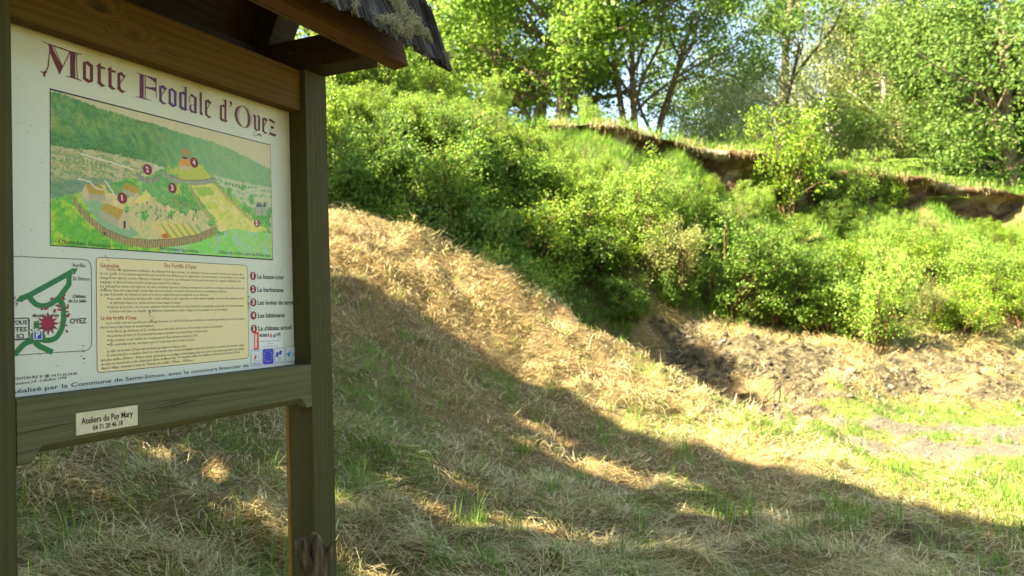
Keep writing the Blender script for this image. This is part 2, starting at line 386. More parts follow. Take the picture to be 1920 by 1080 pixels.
# living grass in tufts
def tufts(nt_, per, r0, r1, rad, Lr, prob, seed, lean=.35, wmul=1., a0=-44, a1=44):
    x, y, r = polar(nt_, r0, r1, a0, a1); k = RNG.random(nt_) < prob(x, y); x, y, r = x[k], y[k], r[k]; nn = len(x)
    hs = RNG.uniform(.55, 1.25, nn)
    x = np.repeat(x, per) + RNG.normal(0, rad, nn * per); y = np.repeat(y, per) + RNG.normal(0, rad, nn * per); r = np.repeat(r, per); hs = np.repeat(hs, per)
    m = nn * per; z = ground(x, y) - .01
    az = RNG.uniform(0, 6.28, m); el = 1.5 - np.abs(RNG.normal(0, lean, m))
    return blades(np.c_[x, y, z], az, el, RNG.uniform(*Lr, m) * hs, (.0022 + .00045 * r) * RNG.uniform(.7, 1.3, m) * wmul, -np.abs(RNG.normal(.35, .35, m)))
def pg(x, y):
    g, d, v = zones(x, y); return np.clip(.13 + g * 1.0 - .3 * d - .97 * v, .01, 1) * (y < edge_y(x) - .2)
t1 = tufts(15000, 12, 2.3, 15, .035, (.05, .13), pg, 1)
t2 = tufts(1500, 16, 2.2, 8, .04, (.11, .27), lambda x, y: .35 + 0 * x, 2, .22)
t3 = tufts(5200, 10, 3, 13, .05, (.04, .10), pg, 3)
t4 = tufts(30000, 9, 12.5, 21.5, .07, (.10, .30), lambda x, y: .75 * (y < edge_y(x) - .1) * (y > np.where(x < 2, 12.2, np.where(x < 6, 13.0, 14.3)) + fbm(x, y, 2, 5)), 4, .5, 1.1, -20, 44)
tag(link('grass', blade_mesh('grass', [t1, t2, t3, t4], [M_grass, M_grass, M_grassy, M_grass])), 'fresh green grass growing through the hay and beside the path', 'grass', kind='stuff')
# clover and small broad leaves
def leaves(C, Fw, Nn, S, ar=.55, fold=.18):
    """folded rhombic leaves: C centres, Fw pointing direction, Nn rough normal, S length"""
    Fw = Fw / np.linalg.norm(Fw, axis=1, keepdims=True)
    Sd = np.cross(Fw, Nn); Sd /= (np.linalg.norm(Sd, axis=1, keepdims=True) + 1e-9); Nn = np.cross(Sd, Fw)
    S = S[:, None]
    b = C - Fw * S * .5; t = C + Fw * S * .5 - Nn * S * .12; m = C + Fw * S * .02
    l = m + Sd * S * ar * .5 + Nn * S * fold; rr = m - Sd * S * ar * .5 + Nn * S * fold
    Vv = np.stack([b, rr, t, l], 1).reshape(-1, 3); i = np.arange(len(C)) * 4
    return Vv, np.c_[i, i + 1, i + 2], np.c_[i, i + 2, i + 3]
def unit(n, zb=0.0, zs=1.0):
    v = RNG.normal(0, 1, (n, 3)); v[:, 2] = v[:, 2] * zs + zb; return v / np.linalg.norm(v, axis=1, keepdims=True)
x, y, r = polar(1500, 2.3, 9); x = np.repeat(x, 4) + RNG.normal(0, .02, 6000); y = np.repeat(y, 4) + RNG.normal(0, .02, 6000)
Vv, a, b = leaves(np.c_[x, y, ground(x, y) + RNG.uniform(.01, .05, 6000)], unit(6000, 0, .3), unit(6000, 2.), RNG.uniform(.012, .03, 6000), .8)
tag(link('clover', np_mesh('clover', Vv, [a, b], [M_grass])), 'small round leaved weeds dotted through the mown grass', 'weeds', kind='stuff')
# turf and dead grass along the top edge and on the plateau
def fringe():
    ps = []
    m = 32000; x = RNG.uniform(EDGE[2, 0], EDGE[-1, 0], m); d = RNG.uniform(-.36, 2.6, m); y = edge_y(x) + d; z = np.maximum(ground(x, y), edge_z(x) - .02) - .02
    z = np.where(d > .6, ground(x, y) - .02, z)
    ps.append(blades(np.c_[x, y, z], RNG.uniform(0, 6.28, m), 1.45 - np.abs(RNG.normal(0, .35, m)), RNG.uniform(.15, .42, m), RNG.uniform(.007, .014, m), -np.abs(RNG.normal(.5, .4, m))))
    m = 4500; x = RNG.uniform(EDGE[4, 0], EDGE[-1, 0], m); x = x[fbm(x * 1.7, x * 0, 3, 33) > .46]; m = len(x); y = edge_y(x) + RNG.uniform(-.36, .12, m); z = edge_z(x) + RNG.uniform(-.1, .06, m)
    ps.append(blades(np.c_[x, y, z], -math.pi / 2 + RNG.normal(0, .7, m), RNG.normal(.2, .5, m), RNG.uniform(.1, .34, m), RNG.uniform(.006, .012, m), -np.abs(RNG.normal(1.2, .5, m))))
    return ps
tag(link('turf_fringe', blade_mesh('turf_fringe', fringe(), [M_grass, M_hay])), 'tall grass and hanging dead straw along the top of the bank', 'grass', kind='stuff')
# clods and stones on the bare soil and gravel
M_stone = simple('pale stones and clods', [(.35, (.042, .034, .020)), (.55, (.12, .098, .062)), (.74, (.38, .34, .26))], 3)
def scatter_stones(n, px0, px1, py0, py1, s0, s1, need):
    pts = []
    T = np.linspace(6.5, 16, 500)
    pxs = RNG.uniform(px0, px1, n); pys = RNG.uniform(py0, py1, n)
    for px, py in zip(pxs, pys):
        r = ray(px, py); p = EYE + r[None] * T[:, None]; pts.append(p)
    A = np.array(pts); g = ground0(A[..., 0].ravel(), A[..., 1].ravel()).reshape(n, -1)
    i = np.argmax(A[..., 2] < g, axis=1); P = A[np.arange(n), i]
    gg, dd, vv_ = zones(P[:, 0], P[:, 1]); k = RNG.random(n) < need(gg, dd, vv_); P = P[k]; P[:, 2] = ground(P[:, 0], P[:, 1])
    S = s0 * (s1 / s0) ** (RNG.random(len(P)) ** 2.2)
    ico = np.array([(0, 0, 1), (.9, 0, .3), (.28, .85, .3), (-.72, .53, .3), (-.72, -.53, .3), (.28, -.85, .3), (.7, .5, -.4), (-.3, .8, -.4), (-.9, 0, -.4), (-.3, -.8, -.4), (.7, -.5, -.4)])
    tri = [(0,1,2),(0,2,3),(0,3,4),(0,4,5),(0,5,1),(1,6,2),(2,6,7),(2,7,3),(3,7,8),(3,8,4),(4,8,9),(4,9,5),(5,9,10),(5,10,1),(1,10,6)]
    Vv = ico[None] * (1 + RNG.normal(0, .22, (len(P), 11, 3))) * S[:, None, None] * np.array([1, 1, .7]) + P[:, None]
    F = (np.array(tri)[None] + (np.arange(len(P)) * 11)[:, None, None]).reshape(-1, 3)
    return Vv.reshape(-1, 3), F
v1, f1 = scatter_stones(4200, 1200, 1960, 600, 800, .010, .065, lambda g, d, v: .05 + .9 * d)
v2, f2_ = scatter_stones(1400, 1450, 1960, 760, 870, .006, .03, lambda g, d, v: .03 + .9 * v)
tag(link('clods', np_mesh('clods', np.r_[v1, v2], [np.r_[f1, f2_ + len(v1)]], [M_stone])), 'earth clods and pale stones on the bare soil and gravel', 'stones', kind='stuff')

# ------------------------------------------------------------------ trees and shrubs
def tube(pts, rad, sides=6):
    pts = np.asarray(pts, float); n = len(pts); Vv = []
    for i in range(n):
        d = pts[min(i + 1, n - 1)] - pts[max(i - 1, 0)]; d /= np.linalg.norm(d) + 1e-9
        a = np.cross(d, (.31, .17, .94) if abs(d[2]) < .9 else (1, .1, 0)); a /= np.linalg.norm(a); b = np.cross(d, a)
        t = np.arange(sides) * 2 * math.pi / sides
        Vv.append(pts[i] + (np.cos(t)[:, None] * a + np.sin(t)[:, None] * b) * rad[i])
    Vv = np.concatenate(Vv); F = []
    for i in range(n - 1):
        for s in range(sides):
            F.append((i * sides + s, i * sides + (s + 1) % sides, (i + 1) * sides + (s + 1) % sides, (i + 1) * sides + s))
    return Vv, np.array(F)
def grow(rnd, p, d, L, r, lvl, maxl, out, tips, opt):
    seg = 5 if lvl == 0 else 4; pts = [np.array(p, float)]; rad = [r]; d = np.array(d, float)
    for i in range(seg):
        d = d + rnd.normal(0, opt['wob'] * (.5 if lvl == 0 else 1), 3) + np.array([0, 0, opt['trop'] if lvl else opt['trop'] * .3]); d /= np.linalg.norm(d)
        pts.append(pts[-1] + d * L / seg); rad.append(r * (1 - (i + 1) / seg * (.55 if lvl < maxl else .8)))
    out.append((pts, rad, 8 if lvl == 0 else (5 if lvl < 2 else 3)))
    if lvl >= maxl:
        for i in range(2, len(pts)): tips.append((pts[i], d))
        return
    nb = opt['nb'][lvl]; st = opt['start'] if lvl == 0 else .25
    for j in range(nb):
        t = st + (1 - st) * (j + rnd.random() * .8) / nb; t = min(t, .99)
        f = t * seg; i = int(f); q = pts[i] + (pts[i + 1] - pts[i]) * (f - i)
        dd = pts[i + 1] - pts[i]; dd = dd / np.linalg.norm(dd)
        az = j * 2.4 + rnd.random() * 1.2; a = np.cross(dd, (.2, .1, 1) if abs(dd[2]) < .9 else (1, 0, 0)); a /= np.linalg.norm(a); b = np.cross(dd, a)
        ang = opt['ang'][lvl] * (.8 + .4 * rnd.random())
        nd = dd * math.cos(ang) + (a * math.cos(az) + b * math.sin(az)) * math.sin(ang)
        ln = L * opt['ratio'][lvl] * (1.15 - .55 * (t - st) / (1 - st) if lvl == 0 else 1 - .35 * t) * (.8 + .4 * rnd.random())
        grow(rnd, q, nd, ln, rad[i] * opt['rr'], lvl + 1, maxl, out, tips, opt)
    tips.append((pts[-1], d))
def make_tree(seed, H, tr, opt, nleaf, lsize, sig, mats, nlv=2, ar=.6, up=.6, trunk_dir=(0, 0, 1), stems=1, zmin=.6, holes=0, hz=9., hf=.8):
    rnd = np.random.default_rng(seed); out, tips = [], []
    for s in range(stems):
        dd = np.array(trunk_dir, float) + (0 if stems == 1 else 1) * np.array([rnd.normal(0, .28), rnd.normal(0, .28), 0]); dd /= np.linalg.norm(dd)
        grow(rnd, (rnd.normal(0, .12) * (stems > 1), rnd.normal(0, .12) * (stems > 1), 0), dd, H * (.72 if stems == 1 else .42 + .5 * rnd.random()), tr, 0, nlv, out, tips, opt)
    Vs, Fs, o = [], [], 0
    for pts, rad, sd in out:
        v, f = tube(pts, rad, sd); Vs.append(v); Fs.append(f + o); o += len(v)
    wood_me = np_mesh('limbs', np.concatenate(Vs), [np.concatenate(Fs)], [mats[0]], smooth=True)
    T = np.array([t[0] for t in tips]); D = np.array([t[1] for t in tips]); k = T[:, 2] > zmin; T, D = T[k], D[k]
    if holes:
        k = (fbm(T[:, 0] * hf + 5, T[:, 2] * hf + T[:, 1] * hf * .75, 2, 12) > holes) | (T[:, 2] > H * hz); T, D = T[k], D[k]
    per = max(1, nleaf // len(T)); C = np.repeat(T, per, 0); Dn = np.repeat(D, per, 0); n = len(C)
    # each clump is a small flattish spray, so light and dark clumps show
    off = rnd.normal(0, 1, (n, 3)) * np.array([sig[0], sig[0], sig[1]])
    C = C + off
    RG = rnd.normal(0, 1, (n, 3)); RG[:, 2] += up; N_ = RG / np.linalg.norm(RG, axis=1, keepdims=True)
    Fd = rnd.normal(0, 1, (n, 3)) + off / (np.linalg.norm(off, axis=1, keepdims=True) + .01) * .9; Fd[:, 2] -= .35
    v, a, b = leaves(C, Fd, N_, lsize * rnd.uniform(.6, 1.25, n), ar)
    crown = np_mesh('crown', v, [a, b], [mats[1]])
    return wood_me, crown
def place(name, meshes, loc, label, cat, group=None, rz=0, s=1.0, names=('trunk', 'crown')):
    e = empty(name, loc, rz); e.scale = (s, s, s) if not hasattr(s, '__len__') else s
    tag(e, label, cat, group)
    link(names[0], meshes[0], e); link(names[1], meshes[1], e)
    return e
LM = {
 'maple': leaf_mat('maple leaf', [(0, (0.065, 0.137, 0.014)), (.5, (0.120, 0.227, 0.022)), (1, (0.204, 0.327, 0.052))], .5, .4, .35),
 'hazel': leaf_mat('dark hazel leaf', [(0, (0.041, 0.094, 0.010)), (.5, (0.081, 0.158, 0.016)), (1, (0.144, 0.238, 0.024))], .42, .4, .4),
 'oak': leaf_mat('oak leaf', [(0, (0.057, 0.121, 0.019)), (.5, (0.109, 0.202, 0.033)), (1, (0.198, 0.313, 0.066))], .5, .45, .35),
 'birch': leaf_mat('birch leaf', [(0, (.16, .20, .045)), (.5, (.27, .31, .09)), (1, (.38, .40, .15))], .45, .5, .3),
 'willow': leaf_mat('pale willow leaf', [(0, (.14, .19, .07)), (.5, (.22, .28, .11)), (1, (.33, .38, .18))], .4, .5, .3),
 'shrub': leaf_mat('bramble leaf', [(0, (0.069, 0.149, 0.012)), (.4, (0.148, 0.267, 0.019)), (.8, (0.246, 0.384, 0.032)), (.965, (0.335, 0.459, 0.063)), (1, (0.414, 0.235, 0.063))], .42, .42, .4),
 'shrubd': leaf_mat('deep green shrub leaf', [(0, (0.052, 0.122, 0.017)), (.5, (0.102, 0.203, 0.022)), (1, (0.187, 0.305, 0.046))], .45, .45, .35),
 'sallow': leaf_mat('yellow green sallow leaf', [(0, (0.106, 0.202, 0.020)), (.5, (0.203, 0.339, 0.042)), (.97, (0.327, 0.467, 0.095)), (1, (0.433, 0.350, 0.095))], .42, .45, .4),
}
OPT = dict(
 maple=dict(wob=.10, trop=.03, nb=[9, 6, 5], ang=[1.15, .8, .8], ratio=[.55, .5, .5], rr=.5, start=.22),
 oak=dict(wob=.16, trop=.06, nb=[8, 6, 5], ang=[.8, .75, .8], ratio=[.55, .55, .5], rr=.52, start=.2),
 slim=dict(wob=.06, trop=-.02, nb=[14, 7], ang=[.75, .6], ratio=[.32, .5], rr=.3, start=.12),
 shrub=dict(wob=.17, trop=.07, nb=[7, 4], ang=[.75, .8], ratio=[.40, .55], rr=.5, start=.10))
# --- shrub prototypes (local height about 1.6 m)
SH = []
for i, (kk, st, nl, ls, sg) in enumerate([('shrub', 11, 7500, .052, (.055, .05)), ('shrubd', 10, 7500, .060, (.06, .05)), ('sallow', 12, 8000, .044, (.05, .05)), ('shrub', 13, 8500, .046, (.06, .045)), ('sallow', 9, 7000, .050, (.05, .06)), ('shrubd', 12, 8000, .054, (.06, .05)), ('birch', 8, 6500, .04, (.05, .07)), ('hazel', 10, 8000, .065, (.07, .05))]):
    SH.append(make_tree(100 + i, 1.7, .018, OPT['shrub'], nl, ls, sg, (M_stem, LM[kk]), 2, .6, .7, stems=st, zmin=.08, holes=.36, hf=3.2))
def gpt(px, Z):
    p = at(px, 540, Z); return p[0], p[1], float(ground0(np.array([p[0]]), np.array([p[1]]))[0])
def skyline(px): return np.interp(px, [560, 620, 830, 930, 1000, 1100, 1270, 1400, 1530, 1650, 1760, 1880, 2050], [120, 135, 158, 178, 222, 262, 300, 325, 350, 362, 385, 405, 430])
def shrub(px, Z, s, k, label, group=None, sz=1.0, dz=0., limit=True):
    x, y, z = gpt(px, Z)
    if limit:   # no taller than the thicket really is here: the edge of the bank stays open
        top = EYE[2] + ray(px, float(skyline(px)))[2] * Z
        s = min(s, (top - z) / 1.72)
        if s < .28: return
    return place('shrub', SH[k], (x, y, z - .08 + dz), label, 'shrub', group, random.uniform(0, 6.28), (s, s, s * sz), ('stems', 'foliage'))
SHRUBS = [
 (645,12.2,1.25,1,'dark leaved shrub at the far left, right beside the sign post'),
 (725,12.0,1.2,0,'tall bramble shrub on the crest, second to the right of the sign post'),
 (815,11.9,1.3,5,'tall deep green shrub on the crest below the tip of the roof'),
 (915,11.6,1.35,1,'big deep green shrub standing foremost on the crest of the mown slope'),
 (990,11.4,1.2,3,'bushy shrub with pale shoots at the right end of the big crest thicket'),
 (1065,11.9,.95,5,'low shaded shrub in the dip right of the crest thicket'),
 (1190,13.0,.6,5,'low dark shrub in the shaded dip above the dark soil'),
 (1262,13.4,.55,1,'low shrub at the lower left foot of the thicket by the shaded soil'),
 (1540,13.3,.95,1,'dark based shrub at the foot of the bank left of the lowest shrub'),
 (1630,12.9,1.05,4,'lowest shrub of the bank, pale grey green, reaching down onto the hay'),
 (1482,17.3,1.55,3,'bright bushy sapling growing on the edge above the bare rock face'),
 (632,15.0,1.2,0,'skyline shrub just right of the post, under the tie beam'),
 (692,15.2,1.2,3,'fine leaved skyline shrub under the roof purlin'),
 (752,15.4,1.05,2,'yellow green skyline shrub straight below the roof tip'),
 (812,15.7,.95,0,'skyline shrub right of the roof tip, in front of the leftmost tree'),
 (872,15.9,.85,3,'skyline shrub left of the dark forked stems'),
 (930,16.2,.75,2,'low skyline shrub at the foot of the dark forked stems'),
 (1585,17.5,.85,4,'yellow green shrub on the edge just right of the bright sapling'),
 (1428,17.4,.75,2,'small yellow green shrub on the edge just left of the bright sapling'),
 (1110,16.9,.6,2,'small shrub on the grassy edge left of the first bare earth face'),
 (1680,17.8,.6,3,'low shrub on the edge left of the right bare earth face'),
 (1625,17.5,.9,2,'yellow green shrub growing over the edge between the two bare earth faces'),
]
SMALL = [(1290,16.3,.5,2),(1345,16.1,.42,3),(1415,16.2,.62,4),(1440,16.6,.5,0),(1560,16.8,.62,2),(1590,17.0,.5,3),(1665,17.2,.45,0),(1690,16.6,.4,4),(1755,16.5,.55,6),(1800,17.0,.55,2),(1835,16.7,.5,3),(1905,17.0,.62,4),(1380,15.8,.45,6),(1500,16.0,.45,3),(1620,16.3,.5,1),(1720,16.1,.42,2),(1870,16.3,.5,0),(1215,16.4,.55,3),(1120,16.2,.7,2),(1040,15.9,.75,0),(1075,16.9,.45,4)]
for px, Z, s, k, lab in SHRUBS: shrub(px, Z, s, k, lab, sz=1.05, limit=False)
GB = 'shrubs of the thicket covering the bank'
for px, Z, s, k in SMALL: shrub(px, Z, s, k, {2: 'small yellow green', 3: 'small fine leaved', 4: 'small loose', 0: 'small bramble like', 6: 'small pale olive', 1: 'small deep green'}[k] + ' shrub just under the eroded edge, ' + ('left of the bright sapling' if px < 1480 else ('right of the bright sapling' if px < 1700 else 'near the big oak')), 'small shrubs under the eroded edge')
rows_ = [ # depth, px from, px to, step, scale
 (12.6, 640, 1040, 58, 1.0), (13.2, 620, 1110, 60, 1.1), (14.1, 600, 1220, 66, 1.05), (13.8, 1110, 1300, 70, .85), (15.0, 640, 1250, 82, .8),
 (13.9, 1200, 1500, 72, 1.0), (14.9, 1270, 1560, 74, .85), (15.9, 1130, 1330, 80, .7), (14.3, 620, 1080, 52, .95), (14.9, 600, 1100, 46, .85), (15.4, 620, 1120, 44, .75), (15.9, 700, 1130, 48, .6), (14.6, 600, 800, 40, .8), (13.9, 1590, 1960, 74, .9), (14.9, 1600, 1990, 72, .85), (15.9, 1640, 1990, 76, .5), (16.5, 1150, 1260, 60, .5)]
for Z, a, b, stp, s in rows_:
    px = a
    while px < b:
        k = random.choice([0, 2, 3, 4, 2, 3, 0, 5, 0, 6, 3, 7]); 
        if px < 1100 and Z < 13.5: k = random.choice([1, 5, 1, 0, 3])
        kind_ = {0: 'bramble like', 1: 'deep green', 2: 'yellow green', 3: 'fine leaved', 4: 'loose yellow green', 5: 'dense dark green', 6: 'pale olive', 7: 'large leaved green'}[k]
        row_ = 'in the front row' if Z < 13.5 else ('in the second row' if Z < 14.4 else ('in the middle' if Z < 15.2 else 'at the top'))
        side_ = 'beside the post' if px < 760 else ('below the maples' if px < 960 else ('left of the bare edge' if px < 1240 else ('below the bare edge' if px < 1500 else ('below the birch' if px < 1720 else 'at far right'))))
        shrub(px + random.uniform(-18, 18), Z + random.uniform(-.35, .35), s * random.uniform(.78, 1.22), k, f'{kind_} shrub {row_} of the thicket, {side_}', GB, random.uniform(.8, 1.05))
        px += stp * random.uniform(.8, 1.2)

def tree(px, Z, meshes, label, group=None, rz=0., s=1., dz=0.):
    x, y, z = gpt(px, Z)
    return place('tree', meshes, (x, y, z - .1 + dz), label, 'tree', group, rz, s)
maple = make_tree(7, 9.2, .20, OPT['maple'], 27000, .125, (.27, .07), (M_bark, LM['maple']), 3, .8, 1.6, holes=.44, hf=.9)
maple2 = make_tree(8, 9.5, .22, OPT['maple'], 23000, .125, (.28, .08), (M_bark, LM['maple']), 3, .8, 1.5, stems=3, holes=.44, hf=.9)
hazel = make_tree(9, 7.5, .11, OPT['oak'], 11000, .10, (.17, .14), (M_bark, LM['hazel']), 3, .7, .5, stems=3, holes=.46, hf=.9)
oak = make_tree(10, 10.5, .20, OPT['oak'], 17000, .115, (.20, .16), (M_bark, LM['oak']), 3, .7, .6, holes=.46, hf=.8)
OPT['low'] = dict(OPT['oak'], start=.08, nb=[11, 6, 5], ang=[1.0, .75, .8])
bigoak = make_tree(11, 11.5, .22, OPT['low'], 60000, .115, (.28, .18), (M_bark, LM['oak']), 3, .7, .8, holes=.42, hf=.7)
birch = make_tree(12, 11., .10, OPT['slim'], 19000, .085, (.19, .40), (M_barkb, LM['birch']), 2, .6, .2)
willow = make_tree(13, 4.5, .05, OPT['shrub'], 14000, .085, (.22, .24), (M_barkb, LM['willow']), 2, .45, .5, stems=6)
tree(1062, 21.0, maple, 'maple with layered yellow green leaves and a sunlit orange trunk', rz=.5)
tree(985, 22.2, maple2, 'many stemmed maple with dark forked stems left of the sunlit trunk', rz=2.2)
tree(650, 25.0, maple, 'maple mostly hidden behind the roof of the sign', rz=5.2, s=1.0)
tree(850, 23.5, maple, 'leftmost tree beyond the bank, seen right of the roof tip', rz=3.9, s=1.05)
tree(1215, 23.0, hazel, 'dark open crowned tree leaning in front of blue sky', rz=1.0, s=1.12)
tree(1485, 27.5, oak, 'tall slender oak with upright limbs in the middle of the skyline', rz=.3, s=1.15)
tree(1660, 26.0, birch, 'birch with a straight white trunk and thin yellowish leaves', rz=0, s=1.1)
tree(1615, 28.5, birch, 'paler birch leaning close to the left of the white trunk', rz=1.4, s=1.)
tree(1575, 31.0, birch, 'birch far behind, between the slender oak and the white trunk', rz=5.0, s=1.15)
tree(1745, 32.0, birch, 'thin birch seen through the left boughs of the big oak', rz=2.0, s=1.15)
tree(1705, 29.5, birch, 'birch half hidden behind the edge of the big oak', rz=3.0, s=1.)
tree(1900, 22.5, bigoak, 'big spreading oak filling the right side of the skyline', rz=.8, s=1.0)
tree(1775, 25.5, bigoak, 'oak behind the big spreading oak, lower crown over the plateau', rz=2.9, s=.8)
tree(2060, 24.0, bigoak, 'oak at the right edge, only its left boughs in view', rz=4.4, s=.95)
for px, Z, s, lab in [(1365,22.5,.95,'pale willow bush left of the bright sapling'), (1420,24.5,1.2,'greyish willow bush behind the bright sapling'), (1560,27,1.7,'pale bush under the birch, left of its trunk'),
                      (1730,28,1.8,'olive bush between birch trunk and big oak'), (1640,32,2.2,'far pale bush seen behind the birch trunk')]:
    x, y, z = gpt(px, Z); place('bush', willow, (x, y, z - .1), lab, 'bush', 'pale bushes on the plateau', random.uniform(0, 6), s, ('stems', 'foliage'))
# wood that closes the view low down on the right
wd1 = make_tree(21, 9, .18, OPT['oak'], 14000, .22, (.5, .4), (M_bark, LM['oak']), 2, .8, .6)
for i, (px, Z) in enumerate([(1830,38),(1990,36)]):
    tree(px, Z, wd1, 'dim green tree of the far wood behind birch and oaks', 'trees of the far wood', rz=i * 1.3, s=random.uniform(1.0, 1.3))
# trees on the left, outside the picture, that shade sign and foreground; crowns cut to the wanted shadow
def trimmed(me, x, y, z, rz, s, keep):
    """crown cut to shape its shadow: leaves that would shade ground meant to be sunlit are dropped"""
    n = len(me.vertices); co = np.empty(n * 3, np.float32); me.vertices.foreach_get('co', co); L4 = co.reshape(-1, 4, 3).astype(float)
    c = L4.mean(1); w = np.c_[c[:, 0] * math.cos(rz) - c[:, 1] * math.sin(rz), c[:, 0] * math.sin(rz) + c[:, 1] * math.cos(rz), c[:, 2]] * s + np.array([x, y, z])
    t = (w[:, 2] - 1) / TOSUN[2]
    for _ in range(12):
        q = w - TOSUN * t[:, None]; t = t + .7 * (q[:, 2] - ground0(q[:, 0], q[:, 1])) / TOSUN[2]
    q = w - TOSUN * t[:, None]; L4 = L4[keep(q[:, 0], q[:, 1])]; i = np.arange(len(L4)) * 4
    return np_mesh('crown', L4.reshape(-1, 3), [np.c_[i, i + 1, i + 2], np.c_[i, i + 2, i + 3]], [me.materials[0]])
EDGE_L = np.array([hit(*p)[:2] for p in ((620, 530), (790, 600), (960, 690), (1100, 765), (1240, 830), (1500, 890), (1900, 985))])
GAPS = [(hit(px, py)[:2], a, b) for px, py, a, b in ((1100,865,.80,.17),(1010,800,.35,.10),(900,985,.6,.13),(690,960,.38,.13),(1130,1020,.75,.12),(330,850,.45,.13),(1400,985,.55,.11),(620,1045,.4,.10),(850,905,.35,.09),(420,960,.3,.1),(1300,930,.4,.08),(120,900,.3,.1))]  # chosen sunlit patches; leaves shading them are cut from the crowns
def under_edge(x, y):
    k = y < np.interp(x, EDGE_L[:, 0], EDGE_L[:, 1]) + (fbm(x * 1.7, y * 1.7, 2, 5) - .5) * .5
    for (c0, c1), a, b in GAPS:
        dx, dy = x - c0, y - c1; u = dx * .95 - dy * .30; v = dx * .30 + dy * .95
        k &= ~((u / a) ** 2 + (v / b) ** 2 < 1 + (fbm(x * 5, y * 5, 2, 6) - .5) * 1.4)
    return k
CREST = np.array([(-2.1, 9.4), (-1.1, 9.9), (0, 10.), (1.34, 9.3), (2.2, 9.4), (3.2, 9.5)])
def behind_crest(x, y): return y > np.interp(x, CREST[:, 0], CREST[:, 1]) + .25
shade1 = make_tree(31, 8.4, .20, OPT['oak'], 26000, .15, (.26, .18), (M_bark, LM['oak']), 3, .75, .6)
OPT['high'] = dict(wob=.06, trop=.03, nb=[7, 5, 4], ang=[.95, .8, .8], ratio=[.25, .5, .5], rr=.4, start=.74)
tall1 = make_tree(41, 9.2, .15, OPT['high'], 9000, .15, (.24, .2), (M_bark, LM['oak']), 3, .75, .6)  # high crown shaped to throw shade on the hollow behind the crest
for x, y, s, w_ in ((-8.0, 7.0, 1.0, 'nearer'), (-8.2, 9.3, .80, 'farther')):
    z = float(ground0(np.array([x]), np.array([y]))[0]); place('tree', (tall1[0], trimmed(tall1[1], x, y, z - .1, x + y, s, behind_crest)), (x, y, z - .1), f'slim high crowned oak on top of the mound, left of the photograph, the {w_} one', 'tree', None, x + y, s)
for i, (x, y, s) in enumerate([(-8.4,4.3,.74),(-7.25,3.7,.86),(-6.0,2.9,.86),(-4.9,2.1,.82),(-4.4,.5,.6),(-3.7,-.9,.7)]):
    z = float(ground0(np.array([x]), np.array([y]))[0]); place('tree', (shade1[0], trimmed(shade1[1], x, y, z - .1, i * 1.7, s, under_edge)), (x, y, z - .1), 'oak on the left of the mown slope, outside the photograph', 'tree', 'oaks shading the information sign', i * 1.7, s)

for i, (x, y, s) in enumerate([(9,-7,1.0),(13,-4,1.05),(5,-10,1.1),(0,-11,1.0),(16.5,-9,1.2),(-5,-9,1.1)]):  # unseen oaks added to keep sky light off the sign
    z = float(ground0(np.array([x]), np.array([y]))[0]); place('tree', shade1, (x, y, z - .1), 'unseen oak behind the viewpoint, added to darken the sign', 'tree', 'added oaks behind the viewpoint', i * 2.1, s)
# bracken on the plateau
def fern():
    rnd = np.random.default_rng(3); Cs, Fd, Nn, S = [], [], [], []
    for k in range(9):
        az = k * .7 + rnd.random() * .3; p = np.array([0, 0, 0.]); d = np.array([math.cos(az) * .5, math.sin(az) * .5, .9]); d /= np.linalg.norm(d)
        for j in range(14):
            p = p + d * .06; d = d + np.array([math.cos(az) * .07, math.sin(az) * .07, -.10]); d /= np.linalg.norm(d)
            sd = np.cross(d, (0, 0, 1)); sd /= np.linalg.norm(sd); ln = .2 * (1 - abs(j - 4) / 11)
            for sg in (-1, 1):
                for q in (.3, .7, 1.0):
                    Cs.append(p + sd * sg * ln * q); Fd.append(sd * sg + d * .5); Nn.append(np.array([0, 0, 1.]) + rnd.normal(0, .2, 3)); S.append(.085 * (1.2 - q * .5))
    v, a, b = leaves(np.array(Cs), np.array(Fd), np.array(Nn), np.array(S), .5, .02)
    return np_mesh('fern', v, [a, b], [LM['sallow']])
fm = fern()
for i in range(16):
    px = random.uniform(1545, 1800); Z = random.uniform(18.4, 20.5); x, y, z = gpt(px, Z)
    o = link('fern', fm, None, (x, y, z)); o.rotation_euler = (0, 0, random.uniform(0, 6)); s = random.uniform(.9, 1.4); o.scale = (s, s, s)
    tag(o, 'bright green bracken fern on the grassy plateau above the earth face', 'fern', 'bracken on the plateau')
# loose dead sticks on the dark soil, leaning dead birch poles
def stick(name, a, b, r, label, cat, group=None, mat=None, mid=.04):
    a = np.array(a); b = np.array(b); L = np.linalg.norm(b - a); t = np.linspace(0, 1, 6)
    pts = a + (b - a) * t[:, None] + RNG.normal(0, mid * L * .25, (6, 3)) * np.sin(t * math.pi)[:, None]
    v, f = tube(pts - a, r * (1 - .6 * t), 5); o = link(name, np_mesh(name, v, [f], [mat or M_log], smooth=True), None, a)
    return tag(o, label, cat, group)
for i in range(22):
    p = hit(random.uniform(1300, 1530), random.uniform(690, 780)); az = random.uniform(0, 3.1); L = random.uniform(.2, .7)
    g2 = lambda q: np.array([q[0], q[1], float(ground(np.array([q[0]]), np.array([q[1]]))[0]) + .03])
    stick('stick', g2(p), g2(p + np.array([math.cos(az) * L, math.sin(az) * L, 0])) + np.array([0, 0, random.uniform(0, .15)]), random.uniform(.006, .016), 'dead stick lying on the bare soil below the thicket', 'stick', 'dead sticks on the bare soil')
stick('dead_pole', at(1690, 248, 25), at(1580, 163, 25), .05, 'bare dead pole leaning left in front of the birch', 'dead branch', None, M_barkb)

